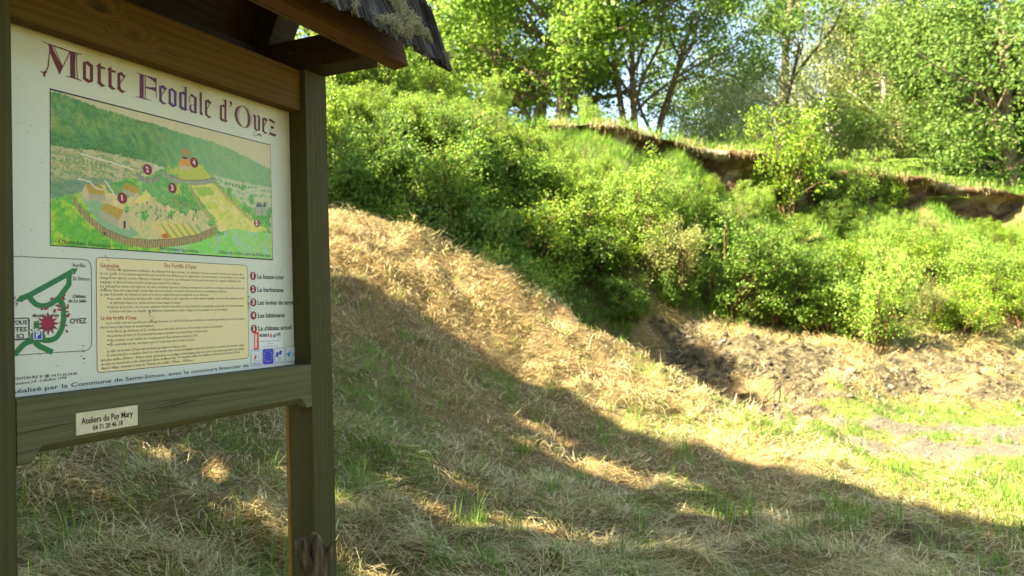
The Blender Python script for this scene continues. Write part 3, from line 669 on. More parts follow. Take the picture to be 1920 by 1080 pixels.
# ------------------------------------------------------------------ information sign
# local frame of the sign: x along the board, y backwards, z up; origin on the ground under the board's right edge
HD = M @ np.array([660, 16, 1440.0]); HD[2] = 0; HD /= np.linalg.norm(HD)
ND = np.array([HD[1], -HD[0], 0])
SO = at(549, 213, 2.75); UB = 2.2
def loc(px, py, b=0.0):
    r = ray(px, py); t = ((-b) - (EYE - SO).dot(ND)) / r.dot(ND); p = EYE + r * t - SO
    return float(p.dot(HD)), float(p[2])
SIGN = empty('information_sign', tuple(SO - np.array([0, 0, UB])), math.atan2(HD[1], HD[0]))
tag(SIGN, 'wooden information board about the castle mound under a small shingled roof', 'information board')

def prism(name, prof, axis, a, b, mat, parent=SIGN, bev=.004, mats=None, jit=0.0):
    """extrude a closed profile. axis X: profile (y,z); Y: (x,z); Z: (x,y). bevelled; z given in u"""
    me = bpy.data.meshes.new(name); vs_ = []
    for t in (a, b):
        for p, q in prof:
            v = {'X': (t, p, q + UB), 'Y': (p, t, q + UB), 'Z': (p, q, t + UB)}[axis]; vs_.append(v)
    n = len(prof); fs = [tuple(range(n)), tuple(range(2 * n - 1, n - 1, -1))]
    for i in range(n): j = (i + 1) % n; fs.append((j, i, n + i, n + j))
    me.from_pydata(vs_, [], fs)
    import bmesh
    bm = bmesh.new(); bm.from_mesh(me); bmesh.ops.recalc_face_normals(bm, faces=bm.faces)
    if bev: bmesh.ops.bevel(bm, geom=list(bm.edges), offset=bev, segments=2, affect='EDGES', profile=.6, clamp_overlap=True)
    for f in bm.faces: f.smooth = False
    bm.to_mesh(me); bm.free(); me.materials.append(mat)
    return link(name, me, parent)
def rect(x0, x1, y0, y1): return [(x0, y0), (x1, y0), (x1, y1), (x0, y1)]
HL, HR = -1.045, -.019            # inner faces of the posts
FR, BK = -.073, .046
for x0, x1 in ((HR, HR + .118), (HL - .118, HL)):
    p = prism('post', rect(x0, x1, FR, .030), 'Z', -2.25, .146, M_post)
    prism('post_board', rect(x0 + .001, x1 - .001, .031, BK), 'Z', -2.25, .145, M_postw, bev=.002)
prism('top_beam', rect(-.055, -.006, -.003, .142), 'X', HL + .001, HR - .001, M_top)
# lower beam with a stopped chamfer along its lower front edge
def low_beam():
    import bmesh
    xs_ = [HL + .001, HL + .035, HL + .06, HR - .055, HR - .028, HR - .001]; ch = [0, 0, .02, .02, 0, 0]
    vs_, fs = [], []
    for x, c in zip(xs_, ch):
        f0, b0, zt, zb = FR - .001, .004, -.894, -1.043
        cc = max(c, .003)
        for y, z in ((f0 + .003, zt), (b0, zt), (b0, zb + c * .9), (f0 + cc, zb + c * .9), (f0, zb + cc + c * .9), (f0, zt - .003)): vs_.append((x, y, z + UB))
    for i in range(5):
        for j in range(6): k = (j + 1) % 6; fs.append((i * 6 + j, i * 6 + k, i * 6 + 6 + k, i * 6 + 6 + j))
    fs.append(tuple(range(6))); fs.append(tuple(range(35, 29, -1)))
    me = bpy.data.meshes.new('lower_beam'); me.from_pydata(vs_, [], fs); bm = bmesh.new(); bm.from_mesh(me); bmesh.ops.recalc_face_normals(bm, faces=bm.faces); bm.to_mesh(me); bm.free()
    me.materials.append(M_low); return link('lower_beam', me, SIGN)
LOWB = low_beam()
prism('cross_rail', rect(.052, .085, .05, .14), 'X', HL - .10, HR + .10, M_roofw)
# bolts
for bx, bz in ((HR + .02, .205), (HL - .05, .205)):
    pass
# panel
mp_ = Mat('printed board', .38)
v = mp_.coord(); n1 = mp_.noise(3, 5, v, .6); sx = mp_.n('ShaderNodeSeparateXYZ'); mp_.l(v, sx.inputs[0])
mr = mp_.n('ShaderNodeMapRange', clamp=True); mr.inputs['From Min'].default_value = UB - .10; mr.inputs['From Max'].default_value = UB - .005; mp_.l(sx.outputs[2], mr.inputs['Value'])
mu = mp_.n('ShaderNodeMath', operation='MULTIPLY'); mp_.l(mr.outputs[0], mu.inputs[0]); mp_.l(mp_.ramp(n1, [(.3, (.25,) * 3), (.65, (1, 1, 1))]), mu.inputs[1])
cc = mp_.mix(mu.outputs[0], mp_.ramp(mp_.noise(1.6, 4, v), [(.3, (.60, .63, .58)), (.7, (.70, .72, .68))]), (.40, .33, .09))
mp_.base(cc); mp_.b.inputs['Specular IOR Level'].default_value = .3
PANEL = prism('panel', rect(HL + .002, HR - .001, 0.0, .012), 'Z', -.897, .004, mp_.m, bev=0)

INK = Mat('printing ink', .38); ia = INK.n('ShaderNodeAttribute'); ia.attribute_name = 'ink'; INK.l(ia.outputs['Color'], INK.b.inputs['Base Color']); INK.b.inputs['Specular IOR Level'].default_value = .25; INK = INK.m
def lin(c): c = np.asarray(c, float) / 255; return np.where(c < .04045, c / 12.92, ((c + .055) / 1.055) ** 2.4)
WREF = lin((128, 137, 120))
def ink(*c):                      # colour as it looks in the shade -> the ink's own colour
    return np.clip(lin(c) / WREF * .66, .004, .85)
def cap_height():
    cu = bpy.data.curves.new('t', 'FONT'); cu.body = 'H'; o = bpy.data.objects.new('t', cu); COL.objects.link(o); dg = bpy.context.evaluated_depsgraph_get(); dg.update()
    me = bpy.data.meshes.new_from_object(o.evaluated_get(dg)); h = max(v.co.y for v in me.vertices); bpy.data.objects.remove(o); bpy.data.curves.remove(cu); bpy.data.meshes.remove(me)
    return h
CAPH = cap_height(); print('cap', CAPH)
class Print:
    def __init__(s, b=0.0): s.V, s.F, s.C, s.k, s.b = [], [], [], 0, b
    def z(s): s.k += 1; return s.b - .0006 - s.k * .000012
    def _add(s, pts, tris, col):
        y = s.z(); o = len(s.V)
        for p in pts: s.V.append((p[0], y, p[1] + UB))
        for t in tris: s.F.append(tuple(o + i for i in t)); s.C.append(col)
    def poly(s, rings, col, px=True):
        if not isinstance(rings[0][0], (tuple, list)): rings = [rings]
        rr = [[loc(x, y, s.b) if px else (x, y) for x, y in r] for r in rings]
        tr = tessellate_polygon([[Vector((x, y, 0)) for x, y in r] for r in rr]); s._add([p for r in rr for p in r], tr, col)
    def line(s, pts, w, col, w1=None, closed=False):
        """w in panel metres"""
        P = [np.array(loc(x, y, s.b)) for x, y in pts]
        if closed: P = P + [P[0], P[1]]
        n = len(P); L, Rr = [], []
        for i in range(n):
            d = P[min(i + 1, n - 1)] - P[max(i - 1, 0)]; d = d / (np.linalg.norm(d) + 1e-9); nn = np.array([-d[1], d[0]])
            ww = (w if w1 is None else w + (w1 - w) * i / (n - 1)) * .5
            if 0 < i < n - 1:
                d1 = P[i] - P[i - 1]; d1 = d1 / (np.linalg.norm(d1) + 1e-9); ww = ww / max(.5, d1 @ d)
            L.append(tuple(P[i] + nn * ww)); Rr.append(tuple(P[i] - nn * ww))
        pts2 = L + Rr; tr = []
        for i in range(n - 1): tr += [(i, i + 1, n + i + 1), (i, n + i + 1, n + i)]
        s._add(pts2, tr, col)
    def ell(s, px, py, r, col, n=24):
        """true circle of radius r metres on the board, centred on a pixel"""
        c = loc(px, py, s.b); s.poly([(c[0] + r * math.cos(t), c[1] + r * math.sin(t)) for t in np.linspace(0, 2 * math.pi, n, endpoint=False)], col, px=False)
    def text(s, txt, p0, p1, cap, col, bold=0.0, shear=0.0, res=2, vert=False):
        cu = bpy.data.curves.new('t', 'FONT'); cu.body = txt; cu.resolution_u = res; cu.offset = bold; cu.fill_mode = 'FRONT'
        o = bpy.data.objects.new('t', cu); COL.objects.link(o); dg = bpy.context.evaluated_depsgraph_get(); dg.update()
        me = bpy.data.meshes.new_from_object(o.evaluated_get(dg)); n = len(me.vertices); co = np.empty(n * 3, np.float32); me.vertices.foreach_get('co', co); co = co.reshape(-1, 3)[:, :2].astype(float)
        tr = [tuple(p.vertices) for p in me.polygons]
        bpy.data.objects.remove(o); bpy.data.curves.remove(cu); bpy.data.meshes.remove(me)
        x0, x1 = co[:, 0].min(), co[:, 0].max(); a = np.array(loc(*p0, s.b)); e = np.array(loc(*p1, s.b)); ux = (e - a); W_ = np.linalg.norm(ux); ux /= W_; uy = np.array([-ux[1], ux[0]])
        ch = abs(loc(p0[0], p0[1] - cap, s.b)[1] - a[1]) if not vert else cap
        sy = 1.13 * ch / CAPH
        X = (co[:, 0] - x0) / (x1 - x0) * W_; Yy = co[:, 1] * sy; X = X + Yy * shear
        pts = a + X[:, None] * ux + Yy[:, None] * uy
        s._add([tuple(p) for p in pts], tr, col)
    def build(s, name, parent, mat=None):
        me = bpy.data.meshes.new(name); me.from_pydata(s.V, [], s.F); at_ = me.color_attributes.new('ink', 'FLOAT_COLOR', 'CORNER')
        arr = np.ones((len(me.loops), 4), np.float32); i = 0
        for f, c in zip(s.F, s.C): arr[i:i + len(f), :3] = c; i += len(f)
        at_.data.foreach_set('color', arr.ravel())
        # all faces look towards the reader
        fl = [p.index for p in me.polygons if p.normal.y > 0]
        if fl:
            import bmesh
            bm = bmesh.new(); bm.from_mesh(me); bm.faces.ensure_lookup_table(); bmesh.ops.reverse_faces(bm, faces=[bm.faces[i] for i in fl]); bm.to_mesh(me); bm.free()
        me.materials.append(mat or INK); return link(name, me, parent)

# ---- title: blackletter strokes traced as outlines
def Z(ox, oy, k): return lambda pts: [(ox + x / k, oy + y / k) for x, y in pts]
z1, z2, z3 = Z(70, 70, 10.667), Z(240, 120, 11.247), Z(400, 170, 10.8)
RED, DRED, PUR = ink(58, 10, 4), ink(54, 9, 10), ink(48, 24, 66)
T = Print()
def mixc(a, b, t): return a * (1 - t) + b * t
# M
T.poly(z1([(88,58),(140,90),(215,122),(330,160),(480,208),(650,268),(800,312),(890,338),(885,352),(780,330),(640,290),(480,236),(330,184),(215,140),(130,102),(88,70)]), RED)
T.poly(z1([(215,135),(285,155),(330,270),(500,600),(490,625),(445,748),(330,500),(250,300),(232,215)]), RED)
T.poly(z1([(318,172),(335,176),(505,575),(498,600)]), RED)
T.poly(z1([(640,292),(662,294),(505,610),(445,748),(480,640),(496,590)]), RED)
T.poly(z1([(236,270),(248,290),(236,480),(222,600),(185,690),(150,765),(165,802),(125,785),(112,765),(120,722),(85,706),(64,680),(66,655),(90,682),(130,688),(170,655),(200,590),(214,480)]), RED)
T.poly(z1([(655,290),(765,318),(752,560),(762,815),(655,785)]), DRED)
T.poly(z1([(785,330),(800,334),(792,520),(798,680),(818,835),(800,830),(782,680),(776,520)]), RED)
T.poly(z1([(558,766),(640,780),(820,828),(892,868),(888,880),(820,856),(640,802),(560,776)]), RED)
# o
def blk_o(z, P, Q, col): T.poly([z(P), z(Q)], col)
blk_o(z1, [(908,497),(1008,475),(1122,570),(1112,590),(1112,890),(1018,917),(900,830),(910,805)], [(970,525),(970,805),(1052,865),(1052,600)], RED)
def blk_t(z, pts, col): T.poly(z(pts), col)
blk_t(z1, [(1172,570),(1262,510),(1266,575),(1362,605),(1350,645),(1266,625),(1268,880),(1300,930),(1362,968),(1282,997),(1195,912),(1205,890),(1205,598)], RED)
blk_t(z1, [(1388,638),(1480,580),(1482,645),(1576,680),(1562,712),(1482,695),(1484,950),(1515,1000),(1576,1030),(1498,1058),(1410,978),(1422,960),(1422,668)], RED)
def blk_e(z, pts, hole, col):
    T.poly([z(pts), z(hole)], col)
blk_e(z1, [(1600,715),(1690,690),(1738,765),(1768,752),(1762,785),(1660,915),(1660,1000),(1690,1050),(1772,1085),(1690,1118),(1592,1030),(1602,1005)], [(1655,745),(1655,885),(1722,808)], RED)
# F
g = mixc(RED, PUR, .35)
T.poly(z2([(165,170),(250,200),(340,232),(480,272),(590,305),(605,285),(598,400),(597,560),(602,720),(590,722),(580,580),(540,560),(460,535),(372,510),(372,475),(450,492),(540,492),(578,490),(578,405),(530,360),(450,300),(372,258),(330,250),(250,225),(180,185)]), g)
T.poly(z2([(246,215),(328,240),(328,722),(242,700)]), g)
T.poly(z2([(354,250),(370,255),(368,738),(352,732)]), g)
T.poly(z2([(160,680),(250,696),(370,724),(482,770),(480,778),(360,745),(240,715),(160,692)]), g)
e2 = mixc(RED, PUR, .8)
blk_e(z2, [(655,468),(738,440),(795,505),(820,498),(812,520),(710,665),(710,765),(745,805),(818,825),(742,858),(652,778),(658,760)], [(705,495),(705,635),(768,550)], e2)
blk_o(z2, [(852,535),(922,503),(1022,590),(1020,885),(940,915),(842,830),(855,805)], [(902,545),(902,805),(968,862),(968,600)], PUR)
T.poly([z2([(1075,600),(1160,580),(1188,590),(1188,505),(1140,470),(1190,488),(1215,490),(1236,472),(1236,945),(1262,960),(1190,1000),(1182,965),(1132,975),(1068,900),(1078,880)]), z2([(1130,630),(1130,880),(1186,930),(1186,660)])], mixc(RED, PUR, .9))
a_ = mixc(RED, PUR, .6)
T.poly(z2([(1330,625),(1448,712),(1445,1010),(1468,1020),(1400,1052),(1388,1030),(1340,1030),(1288,975),(1295,860),(1325,850),(1335,868),(1335,960),(1392,1010),(1392,880),(1330,862),(1320,850),(1392,868),(1392,720),(1330,680),(1305,690),(1300,760),(1312,830),(1302,835),(1285,760),(1295,680)]), a_)
T.poly(z2([(1505,595),(1530,605),(1555,585),(1555,1010),(1580,1050),(1545,1090),(1505,1035),(1512,1010),(1512,760),(1498,745),(1512,735)]), mixc(RED, PUR, .35))
blk_e(z2, [(1622,770),(1692,745),(1740,800),(1762,795),(1755,815),(1668,950),(1668,1050),(1700,1095),(1765,1112),(1700,1150),(1618,1065),(1622,1045)], [(1664,800),(1664,925),(1718,850)], mixc(RED, PUR, .15))
# d ' O y e z
T.poly([z3([(130,300),(205,280),(222,285),(222,215),(182,170),(225,185),(262,180),(262,600),(290,610),(232,652),(218,610),(178,630),(122,570),(132,550)]), z3([(172,320),(172,550),(222,600),(222,345)])], RED)
T.poly(z3([(345,208),(368,225),(380,262),(370,300),(335,338),(330,325),(348,300),(352,275),(320,238)]), RED)
def ellp(cx, cy, rx, ry, rot, n=36):
    return [(cx + rx * math.cos(t) * math.cos(rot) - ry * math.sin(t) * math.sin(rot), cy + rx * math.cos(t) * math.sin(rot) + ry * math.sin(t) * math.cos(rot)) for t in np.linspace(0, 2 * math.pi, n, endpoint=False)]
T.poly([z3([(545,305),(600,308),(660,350),(715,430),(745,520),(750,600),(735,690),(690,745),(630,760),(570,735),(510,685),(460,610),(432,520),(430,440),(450,370),(490,320)]),
        z3([(545,325),(505,372),(486,440),(486,520),(505,610),(545,680),(590,730),(640,745),(675,715),(695,650),(698,560),(690,470),(670,410),(640,350),(590,320)])], RED)
T.line(z3([(600,308),(680,350),(740,430),(772,510),(775,590),(765,660),(735,715),(690,750)]), .0011, RED)
T.line(z3([(560,322),(530,370),(512,440),(512,520),(522,600),(548,680),(590,730)]), .0010, RED)
T.poly(z3([(822,472),(862,515),(862,760),(900,800),(905,540),(875,520),(905,490),(945,545),(942,810),(870,815),(815,765),(822,750),(822,540),(800,500)]), RED)
T.line(z3([(880,808),(840,825),(812,850),(815,890),(840,915),(880,915),(905,885),(935,875),(960,900),(962,940)]), .0014, RED)
T.poly(z3([(880,905),(905,872),(945,872),(968,905),(960,945),(948,915),(925,895),(895,915)]), RED)
blk_e(z3, [(988,560),(1045,538),(1092,590),(1088,610),(1028,720),(1028,810),(1050,840),(1098,848),(1048,882),(985,815),(992,795)], [(1024,585),(1024,690),(1062,622)], RED)
T.poly(z3([(1135,562),(1248,632),(1232,672),(1218,660),(1112,600)]), RED)
T.line(z3([(1228,660),(1200,720)]), .0013, RED); T.line(z3([(1175,765),(1112,910)]), .0013, RED)
T.poly(z3([(1165,712),(1230,740),(1215,785),(1148,745)]), RED)
T.poly(z3([(1148,838),(1180,858),(1240,875),(1272,890),(1250,935),(1190,915),(1125,882)]), RED)
T.build('title_lettering', PANEL)

# ---- picture: watercolour of the castle mound, painted on a fine grid
BLK = ink(14, 18, 14); GRY = ink(40, 46, 42); WHT = np.array([.70, .72, .68])
CN = [(94,167),(507,272),(511,487),(94,460)]
def painting():
    c0 = [np.array(loc(*c)) for c in CN]; nu, nv = 330, 225
    U, Vv = np.meshgrid(np.linspace(0, 1, nu + 1), np.linspace(0, 1, nv + 1))
    def bil(U, Vv): return (c0[0] * (1 - U)[..., None] + c0[1] * U[..., None]) * (1 - Vv)[..., None] + (c0[3] * (1 - U)[..., None] + c0[2] * U[..., None]) * Vv[..., None]
    uc = (U[:-1, :-1] + .5 / nu); vc = (Vv[:-1, :-1] + .5 / nv); Cc = bil(uc, vc)
    Wp = SO + HD * Cc[..., 0:1] + np.array([0, 0, 1.0]) * Cc[..., 1:2]; X, Y, _ = proj(Wp)
    sx, sy = Cc[..., 0] * 100, Cc[..., 1] * 100       # centimetres on the board, for the brushwork
    img = np.zeros(X.shape + (3,)) + ink(128, 134, 106) * .95
    N1 = fbm(sx * .35, sy * .35, 4, 101); N2 = fbm(sx * 1.1, sy * 1.1, 4, 102); N3 = fbm(sx * 2.6, sy * 2.6, 3, 103); N4 = fbm(sx * .9 + sy * .5, sy * .25 - sx * .1, 4, 104)
    wx = X + (N2 - .5) * 9; wy = Y + (N3 - .5) * 6
    def put(mask, col, a=1.0):
        a = mask * a; img[:] = img * (1 - a[..., None]) + np.asarray(col) * a[..., None]
    def P(pts, rough=True): return inpoly(wx if rough else X, wy if rough else Y, pts).astype(float)
    st = lambda t, lo, hi: sm((t - lo) / (hi - lo))
    MT = [(94,172),(115,175),(152,188),(185,203),(215,211),(250,222),(290,232),(320,243),(360,256),(400,266),(450,288),(508,318),(508,352),(470,345),(430,336),(400,330),(360,322),(330,318),(300,313),(285,306),(240,295),(180,282),(130,277),(94,271)]
    m = P(MT); put(m, ink(44, 92, 40)); put(m, ink(72, 108, 52), .8 * st(N4, .42, .6)); put(m, ink(92, 112, 50), .6 * st(N1, .5, .66)); put(m, ink(30, 76, 62), .55 * st(N2, .55, .7))
    put(m, ink(24, 78, 30), .75 * st((Y - (250 + (X - 94) * .21)), -22, 8) * (1 - st(X, 240, 300))); put(m, ink(92, 130, 96), .62 * st(X, 250, 420)); put(m, ink(60, 104, 58), .5 * st(N3, .52, .6))
    F1 = [(94,271),(130,277),(180,282),(240,295),(290,310),(255,335),(210,352),(160,362),(94,372)]
    m = P(F1); put(m, ink(118, 124, 88)); band = np.sin((Y - X * .25) * .42 + N1 * 9); put(m, ink(66, 104, 66), .8 * st(band + (N2 - .5) * 4, .1, .9)); put(m, ink(34, 82, 48), .7 * st(N3, .5, .58) * st(N1, .42, .55)); put(m, ink(128, 120, 66), .4 * st(N2, .55, .66))
    put(m * st(Y, 325, 345) * (1 - st(X, 170, 230)), ink(40, 86, 66), .7)
    F2 = [(395,328),(430,336),(470,345),(508,354),(508,430),(470,395),(430,368),(405,345)]
    m = P(F2); put(m, ink(118, 132, 100)); band = np.sin((Y - X * .2) * .5 + N1 * 9); put(m, ink(76, 116, 80), .8 * st(band + (N2 - .5) * 4, .1, .9)); put(m * st(X, 455, 480) * st(Y, 385, 400), ink(48, 108, 44), .8)
    # hills and meadows in front
    m = P([(94,372),(150,360),(215,342),(245,333),(262,336),(300,318),(340,300),(352,298),(382,312),(402,335),(410,345),(470,395),(508,432),(511,487),(94,461)]); put(m, ink(62, 118, 40)); put(m, ink(104, 134, 52), .7 * st(N1, .45, .62)); put(m, ink(34, 98, 40), .6 * st(N2, .52, .66)); put(m, ink(96, 124, 120), .45 * st(N4, .6, .7))
    m = P([(94,380),(150,368),(180,410),(260,455),(330,462),(300,480),(94,460)]); put(m, ink(58, 122, 30), .8); put(m, ink(112, 140, 40), .7 * st(N1, .45, .6)); put(m, ink(38, 104, 34), .6 * st(N2, .52, .66))
    m = P([(300,468),(420,440),(440,415),(508,440),(511,487),(300,476)]); put(m, ink(110, 150, 92), .55); put(m, ink(60, 140, 50), .7 * st(N1, .5, .62)); put(m, ink(96, 124, 150), .5 * st(N4, .58, .68))
    # courtyard
    m = P([(150,372),(168,352),(200,345),(240,352),(270,372),(300,362),(345,378),(385,392),(408,428),(370,446),(310,455),(245,448),(190,425)]); put(m, ink(126, 128, 88)); put(m, ink(140, 136, 84), .6 * st(N1, .45, .6)); put(m, ink(76, 122, 62), .5 * st(N2, .54, .64))
    put(P([(150,370),(168,366),(215,395),(262,440),(240,448),(188,424)]), ink(78, 116, 84), .9)
    put(P([(195,345),(240,336),(262,350),(240,372),(205,362)]), ink(44, 104, 44), .8)
    put(P([(268,336),(284,338),(292,352),(282,372),(262,384),(250,378),(272,360),(276,350)]), ink(146, 140, 78), .9)
    # motte and raised strip
    m = P([(262,345),(300,318),(335,302),(352,298),(380,312),(398,332),(372,345),(320,372),(290,372)]); put(m, ink(66, 116, 60)); put(m, ink(122, 132, 50), .8 * st(N1 + (X - 330) * .01, .45, .6)); put(m, ink(46, 106, 50), .7 * st(N2, .5, .62) * (1 - st(X, 330, 350)))
    put(P([(290,372),(330,368),(372,380),(380,396),(330,392),(295,380)]), ink(46, 104, 40), .8)
    m = P([(358,350),(400,342),(425,366),(460,398),(500,432),(480,436),(440,428),(412,436),(402,410),(378,378)]); put(m, ink(136, 140, 74)); put(m, ink(112, 136, 46), .7 * st(N1, .48, .6)); put(m, ink(150, 144, 110), .5 * st(N2, .55, .65)); put(P([(362,352),(392,350),(404,366),(376,368)]), ink(84, 124, 40), .8)
    put(P([(450,380),(470,376),(508,390),(508,424),(490,425),(460,402)]), ink(40, 112, 34), .6 * st(N2, .4, .5))
    # kitchen garden
    put(P([(293,425),(310,418),(350,420),(378,440),(330,448),(308,448)], False), ink(140, 132, 70))
    for k in range(6):
        x = 300 + k * 13; put(P([(x, 420), (x + 3, 419), (x + 22, 444), (x + 18, 446)], False), ink(58, 112, 44), .75)
    put(P([(301,441),(313,436),(318,446),(306,447)], False), ink(120, 74, 20))
    # palisades: stakes side by side
    def fence(pts, hgt, c1, c2, pitch):
        xs_ = [p[0] for p in pts]; yt = np.interp(X, xs_, [p[1] for p in pts]); m = ((X > xs_[0]) & (X < xs_[-1]) & (Y > yt) & (Y < yt + hgt)).astype(float)
        put(m, c1); put(m, c2, .85 * (np.mod(X + N2 * 1.5, pitch) < pitch * .33)); edge = ((X > xs_[0]) & (X < xs_[-1]) & (abs(Y - yt) < .7)).astype(float); put(edge, ink(62, 64, 44), .8)
    fence([(136,364),(150,386),(165,402),(190,424),(215,437),(245,447),(285,450),(330,447),(370,440),(405,424)], 15, ink(104, 100, 60), ink(58, 58, 34), 4.0)
    fence([(254,320),(264,329),(274,334),(285,334),(300,328)], 10, ink(98, 106, 84), ink(62, 74, 56), 3.0)
    fence([(300,318),(320,330),(345,338),(375,338),(403,334)], 9, ink(100, 112, 92), ink(66, 84, 66), 3.2)
    for a_, b_ in (((357,350),(375,386)), ((375,386),(405,424)), ((405,346),(425,370)), ((425,370),(470,412))):
        t = np.clip(((X - a_[0]) * (b_[0] - a_[0]) + (Y - a_[1]) * (b_[1] - a_[1])) / ((b_[0] - a_[0]) ** 2 + (b_[1] - a_[1]) ** 2), 0, 1); dd = np.hypot(X - a_[0] - t * (b_[0] - a_[0]), Y - a_[1] - t * (b_[1] - a_[1]))
        put((dd < 2.4).astype(float), ink(112, 104, 66), .8)
    # houses
    def house(roof, wall, gable, rc=ink(116, 104, 36)):
        put(P(wall, False), ink(108, 112, 90)); put(P(gable, False), ink(124, 122, 92)); m = P(roof, False); put(m, rc); put(m, ink(84, 74, 24), .6 * (np.mod(Y * 1.0 - X * .35 + N3 * 2, 3.4) < .9))
    house([(160,345),(191,348),(198,367),(167,363)], [(156,352),(167,363),(198,367),(198,378),(158,374)], [(152,362),(160,345),(167,363),(166,378),(154,372)])
    house([(228,352),(236,343),(256,350),(261,362),(252,362),(230,355)], [(229,354),(252,361),(252,369),(229,364)], [(252,361),(261,360),(260,369),(252,369)])
    house([(188,392),(198,381),(232,394),(223,413)], [(188,393),(223,412),(223,428),(188,408)], [(223,412),(232,394),(243,412),(243,430),(223,428)])
    put(P([(231,414),(235,414),(235,428),(231,428)], False), ink(28, 30, 40))
    # tower, its hut, the later castle
    put(P([(341,292),(356,294),(356,314),(341,311)], False), ink(110, 92, 58)); put(P([(339,284),(347,277),(358,287),(356,291),(341,289)], False), ink(112, 92, 48)); put(P([(342,293),(350,295),(350,300),(342,298)], False), ink(34, 44, 58)); put(P([(342,303),(349,304),(349,309),(342,308)], False), ink(40, 44, 48))
    put(P([(333,306),(340,297),(355,300),(357,310),(335,309)], False), ink(132, 104, 40)); put(P([(334,309),(356,312),(358,320),(336,317)], False), ink(126, 122, 90))
    for cx, w in ((483, 3.6), (487.5, 2.6), (496, 3.2)):
        put(P([(cx - w, 388), (cx + w, 388), (cx + w, 404), (cx - w, 404)], False), ink(104, 108, 100)); put(P([(cx - w - .6, 388), (cx, 377), (cx + w + .6, 388)], False), ink(52, 60, 72))
    # little trees, people, hedges
    for tx, ty, r in ((271,404,7),(338,392,5),(348,396,5),(320,400,5),(345,352,8),(346,365,7),(238,392,5),(430,358,5),(455,350,4),(310,378,6),(470,372,6),(395,418,6),(505,396,6)):
        m = (np.hypot(wx - tx, (wy - ty) * .8) < r).astype(float); put(m, ink(46, 106, 50)); put(m, ink(86, 132, 60), .7 * st(N3, .5, .58)); put(((abs(X - tx) < .8) & (Y > ty + r * .7) & (Y < ty + r * 1.9)).astype(float), ink(50, 62, 40), .8)
    rr = np.random.default_rng(4)
    for _k in range(46):
        tx, ty = rr.uniform(245, 375), rr.uniform(378, 412)
        if inpoly(np.array([tx]), np.array([ty]), [(240,380),(300,366),(345,380),(380,398),(380,410),(300,415),(262,420)])[0]:
            put((np.hypot(X - tx, (Y - ty) * .5) < rr.uniform(.8, 1.7)).astype(float), ink(58, 66, 58), .75)
    for tx in list(range(124, 200, 8)) + list(range(424, 470, 6)):
        ty = 296 + (tx - 124) * .22 if tx < 300 else 345 + (tx - 424) * .15
        put(((abs(X - tx) < 1.1) & (abs(Y - ty) < 6 - (tx > 300) * 3)).astype(float), ink(52, 88, 40), .8)
    for a_, b_ in (((147,336),(168,340)), ((168,340),(178,352)), ((178,352),(192,356)), ((216,383),(216,368)), ((216,368),(205,350)), ((205,350),(196,338)), ((150,288),(210,305)), ((210,305),(250,318))):
        t = np.clip(((X - a_[0]) * (b_[0] - a_[0]) + (Y - a_[1]) * (b_[1] - a_[1])) / ((b_[0] - a_[0]) ** 2 + (b_[1] - a_[1]) ** 2), 0, 1); dd = np.hypot(X - a_[0] - t * (b_[0] - a_[0]), Y - a_[1] - t * (b_[1] - a_[1]))
        put((dd < 1.2).astype(float), ink(140, 148, 136), .85)
    img *= (1 + (N3 - .5) * .25)[..., None] * np.array([1.06, 1.0, .84])
    G_ = bil(U, Vv); Vt = np.c_[G_[..., 0].ravel(), np.full(G_[..., 0].size, -.0004), G_[..., 1].ravel() + UB]
    ii = np.arange((nu + 1) * (nv + 1)).reshape(nv + 1, nu + 1)
    Fq = np.c_[ii[:-1, :-1].ravel(), ii[1:, :-1].ravel(), ii[1:, 1:].ravel(), ii[:-1, 1:].ravel()]
    me = np_mesh('picture', Vt, [Fq], [INK]); ca = me.color_attributes.new('ink', 'FLOAT_COLOR', 'CORNER')
    arr = np.ones((len(Fq) * 4, 4), np.float32); arr[:, :3] = np.repeat(np.clip(img.reshape(-1, 3), 0, .85), 4, 0); ca.data.foreach_set('color', arr.ravel())
    return link('picture', me, PANEL)
painting()
T = Print()
T.line(CN, .0024, BLK, closed=True)
MAR = ink(82, 10, 24)
for cx, cy, n_ in ((276.5,318,'2'),(364,305,'4'),(323,352.5,'3'),(229,371.5,'1'),(481.5,418.5,'5')):
    T.ell(cx, cy, .0155 if n_ != '5' else .0135, MAR); T.text(n_, (cx - (1.3 if n_ == '1' else 2.6), cy + 4.2), (cx + (1.3 if n_ == '1' else 2.6), cy + 4.2), 8.6, WHT, .03)
T.text('Le Moyen-Age,  XIème siècle', (104, 454), (208, 465), 6.5, BLK)
T.text('Reconstitution hypothétique', (300, 468), (372, 474), 5.5, GRY)
T.text('Château de La Salle à partir du XVIème siècle', (410, 475), (507, 482), 5.5, GRY)
T.build('picture_lettering', PANEL)

